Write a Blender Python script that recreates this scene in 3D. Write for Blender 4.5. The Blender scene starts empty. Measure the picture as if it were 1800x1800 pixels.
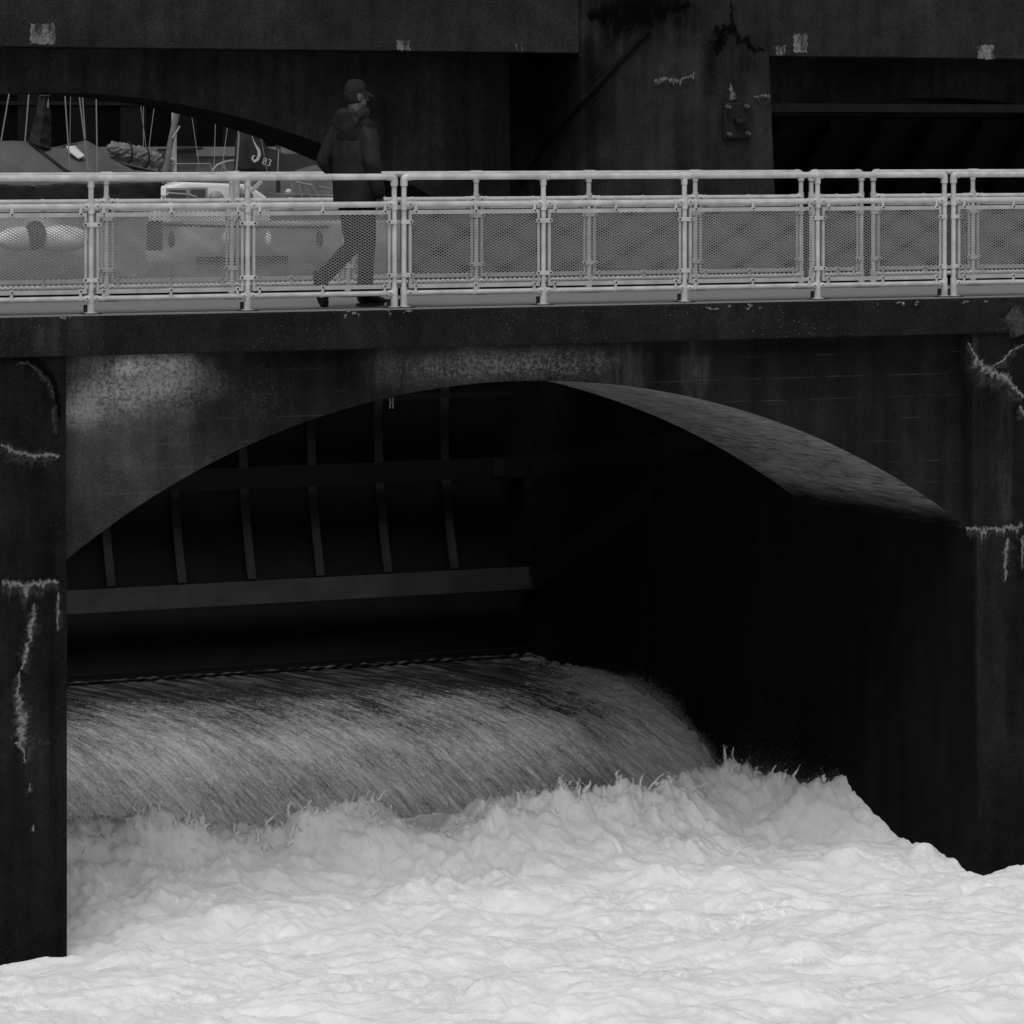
import bpy, bmesh, math, random
import numpy as np
from mathutils import Vector, Matrix, Euler

random.seed(7)
RNG = np.random.default_rng(11)
S = bpy.context.scene
COL = S.collection
R = math.radians

# ------------------------------------------------------------------ camera
PHI = math.atan(0.49)                       # the bridge runs away to the right
SN, CS = math.sin(PHI), math.cos(PHI)
FPX = 7000.0                                # focal length in photo pixels (1800 wide)
CAM = Vector((-33.0*SN, -33.0*CS, 1.35))
cam_d = bpy.data.cameras.new('camera')
cam = bpy.data.objects.new('camera', cam_d); COL.objects.link(cam)
cam.location = CAM
cam.rotation_euler = (R(90), 0, -PHI)
cam_d.sensor_width = 36.0
cam_d.lens = FPX/1800*36.0
cam_d.shift_y = -650.0/1800.0
cam_d.clip_start = 1.0
cam_d.clip_end = 600.0
S.camera = cam

# ------------------------------------------------------------------ light (overcast, black-and-white photograph)
SUN_EL, SUN_AZ = R(63), math.atan2(-0.55, -0.83)      # behind the camera, to the left
W = bpy.data.worlds.new("World"); S.world = W; W.use_nodes = True
nt = W.node_tree; nt.nodes.clear()
sky = nt.nodes.new('ShaderNodeTexSky'); sky.sky_type = 'NISHITA'; sky.sun_disc = False
sky.sun_elevation = SUN_EL; sky.sun_rotation = SUN_AZ
bw = nt.nodes.new('ShaderNodeRGBToBW')
bg = nt.nodes.new('ShaderNodeBackground'); bg.inputs[1].default_value = 0.085
wo = nt.nodes.new('ShaderNodeOutputWorld')
nt.links.new(sky.outputs[0], bw.inputs[0]); nt.links.new(bw.outputs[0], bg.inputs[0]); nt.links.new(bg.outputs[0], wo.inputs[0])
sl = bpy.data.lights.new('sun', 'SUN'); sl.energy = 1.5; sl.angle = R(40); sl.color = (1, 1, 1)
so = bpy.data.objects.new('sun', sl); COL.objects.link(so)
sd = Vector((math.sin(SUN_AZ)*math.cos(SUN_EL), math.cos(SUN_AZ)*math.cos(SUN_EL), math.sin(SUN_EL)))
so.rotation_euler = sd.to_track_quat('Z', 'Y').to_euler(); so.location = (-10, -20, 30)
vs = S.view_settings
vs.view_transform = 'Standard'; vs.look = 'None'; vs.gamma = 1; vs.exposure = 0.28; vs.use_curve_mapping = False

# ------------------------------------------------------------------ helpers
def P(px, py, Y):
    """the point of the upright plane Y that the photograph shows at (px, py)"""
    u, v = (px-900)/FPX, (py-250)/FPX
    t = (Y-CAM.y)/(CS-u*SN)
    return Vector((CAM.x+t*(SN+u*CS), Y, CAM.z-t*v))

def XP(px, Y): return P(px, 250, Y).x

# --- node helpers
class NT:
    def __init__(s, name):
        s.m = bpy.data.materials.new(name); s.m.use_nodes = True
        s.t = s.m.node_tree; s.n = s.t.nodes; s.l = s.t.links
        s.b = s.n['Principled BSDF']
    def node(s, typ, **kw):
        n = s.n.new(typ)
        for k, v in kw.items(): setattr(n, k, v)
        return n
    def put(s, inp, v):
        if isinstance(v, bpy.types.NodeSocket): s.l.new(v, inp)
        else: inp.default_value = v
    def math(s, op, a, b=None, clamp=False):
        n = s.node('ShaderNodeMath', operation=op, use_clamp=clamp)
        s.put(n.inputs[0], a)
        if b is not None: s.put(n.inputs[1], b)
        return n.outputs[0]
    def pos(s):
        if not hasattr(s, '_p'): s._p = s.node('ShaderNodeNewGeometry').outputs['Position']
        return s._p
    def xyz(s):
        if not hasattr(s, '_x'):
            n = s.node('ShaderNodeSeparateXYZ'); s.l.new(s.pos(), n.inputs[0]); s._x = n.outputs
        return s._x
    def scaled(s, sc, vec=None):
        n = s.node('ShaderNodeMapping'); s.put(n.inputs[0], vec if vec is not None else s.pos())
        n.inputs[3].default_value = sc; return n.outputs[0]
    def noise(s, scale, detail=4, rough=.55, vec=None, sc=None, dist=0):
        n = s.node('ShaderNodeTexNoise'); n.inputs['Scale'].default_value = scale
        n.inputs['Detail'].default_value = detail; n.inputs['Roughness'].default_value = rough
        n.inputs['Distortion'].default_value = dist
        v = vec if vec is not None else s.pos()
        if sc: v = s.scaled(sc, v)
        s.l.new(v, n.inputs['Vector']); return n.outputs['Fac']
    def ramp(s, v, lo, hi, a=0.0, b=1.0):
        n = s.node('ShaderNodeMapRange'); n.clamp = True
        s.put(n.inputs[0], v); n.inputs[1].default_value = lo; n.inputs[2].default_value = hi
        n.inputs[3].default_value = a; n.inputs[4].default_value = b; return n.outputs[0]
    def mix(s, f, a, b):          # scalar mix
        n = s.node('ShaderNodeMix', data_type='FLOAT')
        s.put(n.inputs[0], f); s.put(n.inputs[2], a); s.put(n.inputs[3], b); return n.outputs[0]
    def grey(s, v):
        n = s.node('ShaderNodeCombineColor')
        for i in range(3): s.put(n.inputs[i], v)
        s.l.new(n.outputs[0], s.b.inputs['Base Color'])
    def bump(s, h, strength=.3, dist=.01):
        n = s.node('ShaderNodeBump'); n.inputs['Strength'].default_value = strength; n.inputs['Distance'].default_value = dist
        s.l.new(h, n.inputs['Height']); s.l.new(n.outputs[0], s.b.inputs['Normal'])

def plain(name, v, rough=.6, spec=.3, metal=0, var=.12, scale=9, bump=0, bscale=60):
    t = NT(name)
    n = t.noise(scale, 5)
    t.grey(t.math('MULTIPLY', t.ramp(n, .25, .75, 1-var, 1+var), v))
    t.b.inputs['Roughness'].default_value = rough
    t.b.inputs['Specular IOR Level'].default_value = spec
    t.b.inputs['Metallic'].default_value = metal
    if bump: t.bump(t.noise(bscale, 4), bump, .01)
    return t.m

def concrete(name, base, speck=.10, speck_amt=.5, streak=.5, blotch=.6, patches=(), lines=0, line_val=.12, spec=.06, rough=.9, tide=None):
    """weathered concrete; patches = (x, z, rx, rz, value, grain) lichen or wash patches"""
    t = NT(name)
    big = t.noise(.8, 6, .6); mid = t.noise(4.5, 6, .65); st = t.noise(1.0, 5, .6, sc=(5.5, 5.5, .45))
    fine = t.noise(55, 3, .7)
    v = t.math('MULTIPLY', t.ramp(big, .3, .7, 1-blotch*.6, 1+blotch*.6), base)
    v = t.math('MULTIPLY', v, t.ramp(st, .3, .7, 1-streak*.65, 1+streak*.65))
    v = t.math('MULTIPLY', v, t.ramp(mid, .3, .7, .75, 1.25))
    v = t.math('MULTIPLY', v, t.ramp(fine, .3, .7, .62, 1.38))
    v = t.math('MULTIPLY', v, t.ramp(t.noise(130, 2, .6), .3, .7, .75, 1.25))
    if tide:                                         # wet algae band near the water line
        v = t.math('MULTIPLY', v, t.ramp(t.math('ADD', t.xyz()[2], t.math('MULTIPLY', mid, .5)), tide[0], tide[1], .55, 1.0))
    x, z = t.xyz()[0], t.xyz()[2]
    gr = t.noise(30, 7, .82); gr2 = t.noise(3.5, 5, .6)
    for (cx, cz, rx, rz, val, grain) in patches:
        dx = t.math('DIVIDE', t.math('SUBTRACT', x, cx), rx); dz = t.math('DIVIDE', t.math('SUBTRACT', z, cz), rz)
        d = t.math('SQRT', t.math('ADD', t.math('MULTIPLY', dx, dx), t.math('MULTIPLY', dz, dz)))
        d = t.math('ADD', d, t.math('MULTIPLY', t.math('SUBTRACT', gr2, .5), 1.1))
        m = t.ramp(d, .25, 1.25, 1, 0)
        if grain <= 0:
            if grain < 0: m = t.math('MULTIPLY', m, t.ramp(t.noise(3, 5, .6, sc=(4, 4, .6)), .35, .62))
            v = t.math('MULTIPLY', v, t.mix(m, 1.0, val/base)); continue
        if grain > 0:
            g = t.ramp(gr, .58-.22*grain, .84-.22*grain)
            m = t.math('MULTIPLY', m, g)
        v = t.mix(m, v, val)
    if lines:
        zl = t.math('FRACT', t.math('ADD', t.math('DIVIDE', z, lines), t.math('MULTIPLY', t.noise(1.2, 2), .12)))
        lm = t.math('MULTIPLY', t.ramp(t.math('ABSOLUTE', t.math('SUBTRACT', zl, .5)), 0, .035, 1, 0), t.ramp(t.noise(2.2, 4, .6, sc=(1, 1, 3)), .48, .66))
        v = t.mix(t.math('MULTIPLY', lm, .7), v, line_val)
    sp = t.math('MULTIPLY', t.ramp(t.noise(62, 2, .5), .66, .73), t.ramp(t.noise(2.1, 4, .6), .40, .62))
    v = t.mix(t.math('MULTIPLY', sp, speck_amt), v, speck)
    t.grey(v)
    t.b.inputs['Roughness'].default_value = rough
    t.b.inputs['Specular IOR Level'].default_value = spec
    t.bump(t.math('ADD', fine, t.math('MULTIPLY', mid, 2.0)), .5, .008)
    return t.m

# --- geometry helpers
def icosphere_data(sub):
    bm = bmesh.new(); bmesh.ops.create_icosphere(bm, subdivisions=sub, radius=1)
    v = [tuple(q.co) for q in bm.verts]; bm.verts.index_update(); f = [tuple(q.index for q in g.verts) for g in bm.faces]
    bm.free(); return v, f
ICO = {k: icosphere_data(k) for k in (1, 2, 3)}

class MB:
    def __init__(s): s.v = []; s.f = []; s.mi = []; s.cur = 0
    def add(s, vs, fs):
        o = len(s.v); s.v += [tuple(q) for q in vs]
        s.f += [tuple(i+o for i in f) for f in fs]; s.mi += [s.cur]*len(fs); return s
    def box(s, a, b, rot=None, c=None):
        x0, y0, z0 = a; x1, y1, z1 = b
        vs = [Vector(q) for q in ((x0,y0,z0),(x1,y0,z0),(x1,y1,z0),(x0,y1,z0),(x0,y0,z1),(x1,y0,z1),(x1,y1,z1),(x0,y1,z1))]
        if rot is not None: vs = [rot @ (q-Vector(c)) + Vector(c) for q in vs]
        return s.add(vs, [(0,3,2,1),(4,5,6,7),(0,1,5,4),(1,2,6,5),(2,3,7,6),(3,0,4,7)])
    def bar(s, p, q, w, h, up=(0,0,1)):
        p, q = Vector(p), Vector(q); d = (q-p).normalized(); up = Vector(up)
        a = d.cross(up).normalized(); b = a.cross(d).normalized()
        vs = []
        for e in (p, q):
            for sa, sb in ((-1,-1),(1,-1),(1,1),(-1,1)): vs.append(e + a*sa*w/2 + b*sb*h/2)
        return s.add(vs, [(0,1,2,3),(7,6,5,4),(0,4,5,1),(1,5,6,2),(2,6,7,3),(3,7,4,0)])
    def tube(s, pts, rad, n=10, caps=True, ell=None):
        pts = [Vector(p) for p in pts]; k = len(pts)
        rads = rad if isinstance(rad, (list, tuple)) else [rad]*k
        vs = []; prev = None
        for i, p in enumerate(pts):
            d = (pts[min(i+1, k-1)]-pts[max(i-1, 0)]).normalized()
            if prev is None:
                ref = Vector((0,0,1)) if abs(d.z) < .9 else Vector((0,1,0))
                a = d.cross(ref).normalized()
            else:
                a = (prev - d*prev.dot(d)).normalized()
            prev = a; b = d.cross(a)
            for j in range(n):
                an = 2*math.pi*j/n
                vs.append(p + (a*math.cos(an) + b*math.sin(an))*rads[i])
        fs = []
        for i in range(k-1):
            for j in range(n):
                j2 = (j+1) % n
                fs.append((i*n+j, i*n+j2, (i+1)*n+j2, (i+1)*n+j))
        if caps:
            fs.append(tuple(reversed(range(n)))); fs.append(tuple((k-1)*n+j for j in range(n)))
        return s.add(vs, fs)
    def ball(s, c, r, sub=2, rot=None):
        c = Vector(c); r = Vector(r) if hasattr(r, '__len__') else Vector((r, r, r))
        v, f = ICO[sub]; out = []
        for q in v:
            w = Vector((q[0]*r.x, q[1]*r.y, q[2]*r.z))
            if rot is not None: w = rot @ w
            out.append(w+c)
        return s.add(out, f)
    def capsule(s, p, q, r0, r1, n=12):
        p, q = Vector(p), Vector(q)
        s.tube([p, q], [r0, r1], n); s.ball(p, r0, 2); return s.ball(q, r1, 2)
    def chain(s, pts, rs, n=12):
        for i in range(len(pts)-1): s.capsule(pts[i], pts[i+1], rs[i], rs[i+1], n)
        return s
    def rings(s, rr, n=20):
        """rr = (centre, half-width vector a, half-width vector b): closed loft"""
        vs = []
        for c, a, b in rr:
            c, a, b = Vector(c), Vector(a), Vector(b)
            for j in range(n):
                an = 2*math.pi*j/n
                ca, sa = math.cos(an), math.sin(an)
                vs.append(c + a*math.copysign(abs(ca)**.85, ca) + b*math.copysign(abs(sa)**.85, sa))
        fs = [(i*n+j, i*n+(j+1) % n, (i+1)*n+(j+1) % n, (i+1)*n+j) for i in range(len(rr)-1) for j in range(n)]
        fs.append(tuple(reversed(range(n)))); fs.append(tuple((len(rr)-1)*n+j for j in range(n)))
        return s.add(vs, fs)
    def grid(s, rows):
        nr, nc = len(rows), len(rows[0]); vs = [q for r in rows for q in r]
        return s.add(vs, [(i*nc+j, i*nc+j+1, (i+1)*nc+j+1, (i+1)*nc+j) for i in range(nr-1) for j in range(nc-1)])
    def prism(s, poly, axis, lo, hi):
        """extrude a 2-D polygon; axis 'y': poly is (x, z); axis 'x': (y, z); axis 'z': (x, y)"""
        def pt(p, w): return {'y': (p[0], w, p[1]), 'x': (w, p[0], p[1]), 'z': (p[0], p[1], w)}[axis]
        n = len(poly); vs = [pt(p, lo) for p in poly] + [pt(p, hi) for p in poly]
        fs = [tuple(range(n)), tuple(range(2*n-1, n-1, -1))] + [(i, (i+1) % n, (i+1) % n+n, i+n) for i in range(n)]
        return s.add(vs, fs)
    def mesh(s, name, mats, smooth=False, off=(0,0,0)):
        o = Vector(off)
        me = bpy.data.meshes.new(name)
        me.from_pydata([tuple(Vector(q)-o) for q in s.v], [], s.f)
        for m in (mats if isinstance(mats, (list, tuple)) else [mats]): me.materials.append(m)
        if len(set(s.mi)) > 1: me.polygons.foreach_set('material_index', s.mi)
        bm = bmesh.new(); bm.from_mesh(me); bmesh.ops.recalc_face_normals(bm, faces=bm.faces); bm.to_mesh(me); bm.free()
        if smooth: shade(me, smooth)
        return me
    def build(s, name, mats, parent=None, smooth=False):
        off = parent.location if parent is not None else (0,0,0)
        if parent is not None and parent.parent is not None: off = Vector(off) + parent.parent.location
        return link(name, s.mesh(name, mats, smooth, off), parent)

def shade(me, angle=True):
    me.polygons.foreach_set('use_smooth', [True]*len(me.polygons))
    if angle is True: me.set_sharp_from_angle(angle=R(40))
def link(name, me, parent=None):
    o = bpy.data.objects.new(name, me); COL.objects.link(o)
    if parent is not None: o.parent = parent
    return o
def np_mesh(name, v, f, mat, smooth=True):
    me = bpy.data.meshes.new(name)
    v = np.asarray(v, dtype=np.float32); f = np.asarray(f, dtype=np.int32); k = f.shape[1]
    me.vertices.add(len(v)); me.vertices.foreach_set('co', v.ravel())
    me.loops.add(f.size); me.loops.foreach_set('vertex_index', f.ravel())
    me.polygons.add(len(f)); me.polygons.foreach_set('loop_start', np.arange(0, f.size, k, dtype=np.int32))
    me.polygons.foreach_set('use_smooth', np.full(len(f), smooth))
    me.update(calc_edges=True); me.validate()
    me.materials.append(mat); return me
def grid_faces(nr, nc):
    i, j = np.meshgrid(np.arange(nr-1), np.arange(nc-1), indexing='ij')
    a = (i*nc+j).ravel(); return np.stack([a, a+1, a+nc+1, a+nc], 1)
def thing(name, label, cat, loc=(0,0,0), rz=0, group=None):
    o = bpy.data.objects.new(name, None); COL.objects.link(o); o.empty_display_size = .2
    o.location = loc; o.rotation_euler = (0, 0, rz); o['label'] = label; o['category'] = cat
    if group: o['group'] = group
    return o
def tag(o, label=None, cat=None, group=None, kind=None):
    for k, v in (('label', label), ('category', cat), ('group', group), ('kind', kind)):
        if v: o[k] = v
    return o
def fuse(name, mb, mat, voxel, smooth_it=4, parent=None, disp=None, factor=.5):
    """one continuous skin over overlapping shells"""
    tmp = bpy.data.objects.new('tmp', mb.mesh('tmp', mat)); COL.objects.link(tmp)
    m = tmp.modifiers.new('r', 'REMESH'); m.mode = 'VOXEL'; m.voxel_size = voxel; m.use_smooth_shade = True
    if smooth_it:
        q = tmp.modifiers.new('s', 'SMOOTH'); q.iterations = smooth_it; q.factor = factor
    dg = bpy.context.evaluated_depsgraph_get(); dg.update()
    me = bpy.data.meshes.new_from_object(tmp.evaluated_get(dg)); me.name = name
    old = tmp.data; bpy.data.objects.remove(tmp); bpy.data.meshes.remove(old)
    if disp is not None:
        n = len(me.vertices); co = np.empty(n*3, np.float32); me.vertices.foreach_get('co', co); co = co.reshape(-1, 3)
        no = np.empty(n*3, np.float32); me.vertex_normals.foreach_get('vector', no); no = no.reshape(-1, 3)
        co += no*disp(co)[:, None]; me.vertices.foreach_set('co', co.ravel()); me.update()
    shade(me, None)
    if not me.materials: me.materials.append(mat)
    return link(name, me, parent)

# --- numpy gradient noise
_perm = RNG.permutation(512).astype(np.int64); _perm = np.concatenate([_perm, _perm, _perm])
_g3 = RNG.normal(size=(512, 3)); _g3 /= np.linalg.norm(_g3, axis=1)[:, None]
def perlin(x, y, z=0.0):
    x, y, z = np.broadcast_arrays(np.asarray(x, float), np.asarray(y, float), np.asarray(z, float))
    xi, yi, zi = (np.floor(q).astype(np.int64) for q in (x, y, z))
    xf, yf, zf = x-xi, y-yi, z-zi
    f = lambda t: t*t*t*(t*(t*6-15)+10)
    u, v, w = f(xf), f(yf), f(zf); out = 0
    for dx in (0, 1):
        for dy in (0, 1):
            for dz in (0, 1):
                h = _perm[(_perm[(_perm[(xi+dx) & 511] + yi+dy) & 511] + zi+dz) & 511]
                g = _g3[h]
                d = g[..., 0]*(xf-dx) + g[..., 1]*(yf-dy) + g[..., 2]*(zf-dz)
                out = out + d*(u if dx else 1-u)*(v if dy else 1-v)*(w if dz else 1-w)
    return out*1.5
def fbm(x, y, z=0.0, oct=4, gain=.5, ridged=False, billow=False):
    a, s, tot = 1.0, 0, 0
    for k in range(oct):
        n = perlin(x+17.3*k, y-9.1*k, np.asarray(z)+5.7*k)
        if ridged: n = 1-2*np.abs(n)
        if billow: n = 2*np.abs(n)-.6
        s = s + a*n; tot += a; a *= gain; x = x*2.03; y = y*2.03; z = np.asarray(z)*2.03
    return s/tot

# ------------------------------------------------------------------ materials
Lp = lambda px, py: (P(px, py, 0).x, P(px, py, 0).z)
def patch(px, py, rx, ry, val, grain):
    a = P(px, py, 0); s = 33/FPX*1.03
    return (a.x, a.z, rx*s, ry*s, val, grain)
spandrel_mat = concrete('spandrel_concrete', .013, streak=.55, blotch=.65, lines=.19, line_val=.08, speck_amt=.3, patches=[
    patch(190, 790, 280, 200, .046, 0), patch(300, 800, 150, 90, .016, .3),
    patch(220, 680, 150, 75, .026, 0), patch(880, 640, 220, 34, .020, 0),
    patch(240, 675, 140, 54, .30, .70), patch(290, 662, 62, 42, .42, .95), patch(215, 688, 75, 44, .40, .9), patch(138, 722, 46, 28, .34, .95),
    patch(330, 700, 60, 50, .16, .3), patch(460, 690, 70, 60, .13, .2), patch(190, 640, 120, 18, .03, -1),
    patch(700, 655, 70, 45, .026, -1), patch(860, 640, 260, 40, .030, 0), patch(760, 650, 120, 32, .20, .35),
    patch(880, 642, 150, 26, .36, .6), patch(1010, 640, 80, 28, .24, .5), patch(1100, 645, 55, 45, .06, -1),
    patch(1228, 650, 32, 50, .075, -1), patch(615, 645, 42, 75, .005, 0), patch(1165, 640, 32, 60, .006, 0), patch(560, 625, 90, 20, .007, 0), patch(1400, 610, 260, 16, .007, 0), patch(250, 770, 130, 50, .085, .2)])
beam_mat = concrete('edge_beam_concrete', .0128, speck=.14, speck_amt=.8, streak=.35, blotch=.6, patches=[
    patch(60, 590, 130, 45, .030, -1), patch(600, 580, 70, 60, .020, -1), patch(1380, 570, 220, 40, .017, .3)])
pier_mat = concrete('pier_concrete', .0105, speck=.06, speck_amt=.5, streak=.8, blotch=1.0, tide=(-4.9, -3.9), patches=[
    patch(1720, 1330, 60, 70, .022, .5), patch(1755, 800, 14, 170, .03, -1), patch(1700, 630, 10, 40, .05, -1), patch(20, 640, 60, 40, .03, .2)])
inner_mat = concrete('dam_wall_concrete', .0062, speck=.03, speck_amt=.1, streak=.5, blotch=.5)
soffit_mat = NT('soffit_concrete')
def _soffit(t):
    st = t.noise(1.0, 6, .65, sc=(14, 1.1, 14)); cr = t.noise(1.0, 6, .75, sc=(26, 3.2, 26)); big = t.noise(1.1, 4)
    v = t.math('MULTIPLY', t.ramp(st, .3, .7, .15, .26), t.ramp(big, .3, .7, .8, 1.2))
    v = t.math('MULTIPLY', v, t.ramp(t.noise(60, 3, .7), .3, .7, .8, 1.2))
    v = t.mix(t.ramp(cr, .48, .64), v, .04)
    zz = t.math('ADD', t.xyz()[2], t.math('MULTIPLY', t.math('SUBTRACT', t.noise(1.0, 6, .75, sc=(6, 1.6, 6)), .5), .34))
    v = t.mix(t.ramp(zz, -2.0, -1.72, 1, 0), v, .008)                 # damp black band above the springing
    t.grey(v); t.b.inputs['Roughness'].default_value = .9; t.b.inputs['Specular IOR Level'].default_value = .05
    t.bump(st, .6, .02)
_soffit(soffit_mat); soffit_mat = soffit_mat.m
road_mat = concrete('road_bridge_concrete', .029, speck=.17, speck_amt=.95, streak=.35, blotch=.5)
backarch_mat = concrete('back_arch_concrete', .052, speck=.05, speck_amt=.3, streak=.6, blotch=.7, patches=[])
def patch_y(px, py, rx, ry, val, grain, Y):
    a = P(px, py, Y); k = 42.5/FPX; return (a.x, a.z, rx*k, ry*k, val, grain)
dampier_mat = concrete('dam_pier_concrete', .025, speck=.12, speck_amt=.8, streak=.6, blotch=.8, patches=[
    patch_y(1130, 5, 130, 55, .003, 0, 7.4), patch_y(1080, 50, 60, 60, .006, -1, 7.4), patch_y(1190, 40, 60, 50, .005, -1, 7.4), patch_y(1045, 130, 40, 90, .009, 0, 7.4),
    patch_y(1250, 110, 22, 60, .006, 0, 7.4), patch_y(1300, 120, 40, 45, .005, -1, 7.4), patch_y(1110, 260, 70, 90, .06, .25, 7.4), patch_y(1265, 140, 18, 60, .06, .3, 7.4), patch_y(1180, 200, 60, 150, .027, 0, 7.4), patch_y(1330, 250, 30, 120, .030, 0, 7.4),
    patch_y(960, 200, 40, 120, .011, 0, 8.3)])
asphalt_mat = plain('walkway_asphalt', .19, .95, .1, var=.3, scale=60, bump=.4, bscale=180)
def deposit(name, lo, hi, thr=.5):
    t = NT(name)
    n = t.noise(34, 5, .75)
    t.grey(t.ramp(n, .35, .7, lo, hi)); t.b.inputs['Roughness'].default_value = .95; t.b.inputs['Specular IOR Level'].default_value = .03
    c = t.node('ShaderNodeAttribute', attribute_name='core').outputs['Fac']
    f = t.math('ADD', c, t.math('MULTIPLY', t.math('SUBTRACT', t.noise(30, 5, .8), .5), 1.9))
    t.l.new(t.ramp(f, thr-.15, thr+.42), t.b.inputs['Alpha'])
    return t.m
crust_mat = deposit('white_efflorescence', .06, .30)
crust_dim = deposit('grey_mineral_stain', .016, .055, .55)
moss_mat = deposit('black_moss', .002, .005, .58)
wash_mat = NT('worn_white_paint')
def _wash(t):
    t.grey(t.ramp(t.noise(24, 5, .7), .3, .7, .09, .30)); t.b.inputs['Roughness'].default_value = .9; t.b.inputs['Specular IOR Level'].default_value = .05
    t.l.new(t.ramp(t.noise(14, 5, .7, sc=(1, 1, .35)), .38, .55), t.b.inputs['Alpha'])
_wash(wash_mat); wash_mat = wash_mat.m
dark_crack_mat = deposit('dark_open_crack', .0015, .003, .35)
rail_mat = plain('grey_rail_paint', .48, .30, .5, var=.28, scale=7)
frame_mat = plain('grey_frame_paint', .38, .45, .4, var=.22, scale=7)
bolt_mat = plain('dark_bolt', .03, .5, .3)
rust_mat = plain('dark_rusted_steel', .02, .8, .2, var=.4, scale=30)
gate_mat = plain('gate_steel_paint', .040, .6, .15, var=.35, scale=3)
gate_dark = plain('gate_skin_paint', .0045, .7, .1, var=.4, scale=3)
steel_old = plain('weathered_anchor_steel', .014, .7, .2, var=.4, scale=12, bump=.4)
bolt_old = plain('worn_bolt_steel', .09, .5, .4, var=.4, scale=40)

# ------------------------------------------------------------------ the setting: river, spillway water, lake
foam_t = NT('white_foam')
def _foam(t):
    n1 = t.noise(1.6, 6, .6, dist=.8); n2 = t.noise(9, 6, .65, dist=.7)
    v = t.ramp(n1, .25, .6, .74, .85)
    v = t.math('MULTIPLY', v, t.ramp(n2, .3, .55, .93, 1.0))
    wn = t.node('ShaderNodeTexNoise'); wn.inputs['Scale'].default_value = 2.5; wn.inputs['Detail'].default_value = 4; t.l.new(t.pos(), wn.inputs['Vector'])
    wm = t.node('ShaderNodeVectorMath', operation='MULTIPLY_ADD'); t.l.new(wn.outputs['Color'], wm.inputs[0]); wm.inputs[1].default_value = (.9, .9, .3); t.l.new(t.pos(), wm.inputs[2])
    lace = None
    for sc_, w_ in ((3.2, .05), (8.5, .07)):
        vo = t.node('ShaderNodeTexVoronoi', feature='DISTANCE_TO_EDGE'); vo.inputs['Scale'].default_value = sc_; t.l.new(t.scaled((1, 1.5, .4), wm.outputs[0]), vo.inputs['Vector'])
        e = t.ramp(vo.outputs['Distance'], 0, w_*1.6, 1, 0); lace = e if lace is None else t.math('ADD', lace, e)
    thin = t.ramp(t.noise(.9, 5, .6, dist=.5), .46, .66)                 # where the froth is torn thin
    v = t.math('MULTIPLY', v, t.math('SUBTRACT', 1.0, t.math('MULTIPLY', thin, t.math('SUBTRACT', .17, t.math('MULTIPLY', lace, .17)))))
    t.grey(v); t.b.inputs['Roughness'].default_value = .6; t.b.inputs['Specular IOR Level'].default_value = .15
    t.b.inputs['Subsurface Weight'].default_value = .65; t.b.inputs['Subsurface Scale'].default_value = .06
    t.b.inputs['Subsurface Radius'].default_value = (1, 1, 1)
    t.bump(t.math('ADD', t.noise(15, 6, .65, dist=.9), t.math('ADD', t.math('MULTIPLY', t.noise(60, 3, .6), .35), t.math('MULTIPLY', lace, .10))), .32, .02)
_foam(foam_t); foam_mat = foam_t.m

def ridge_line(X):
    X = np.asarray(X, float)
    return 2.55 + .30*fbm(X*.5, 3.1, oct=2) - .05*(X+4) + .75*np.exp(-((X-3.45)/.55)**2)
DOMES = []
for (px, py, Y, am, rx, ry) in ((1622, 1500, .45, .10, .12, .10), (1000, 1440, 2.15, .12, .22, .14), (300, 1455, 2.25, .24, .36, .2), (520, 1440, 2.3, .12, .2, .15), (650, 1430, 2.4, .10, .25, .15), (1290, 1410, 2.7, .10, .25, .2), (1105, 1430, 2.3, .09, .14, .12), (1480, 1440, 2.1, .05, .2, .14), (560, 1440, 2.3, .10, .3, .15), (1480, 1520, .6, .07, .22, .14), (750, 1560, .9, .10, .25, .2), (400, 1575, .6, .08, .16, .12)):
    DOMES.append((P(px, py, Y).x, Y, am, rx, ry))
_r = random.Random(5)
for k in range(110):
    rx = .06+.22*_r.random()**2; DOMES.append((_r.uniform(-7, 6.5), _r.uniform(-6, 2.2), rx*_r.uniform(.12, .32), rx, rx*_r.uniform(.5, .9)))
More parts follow.
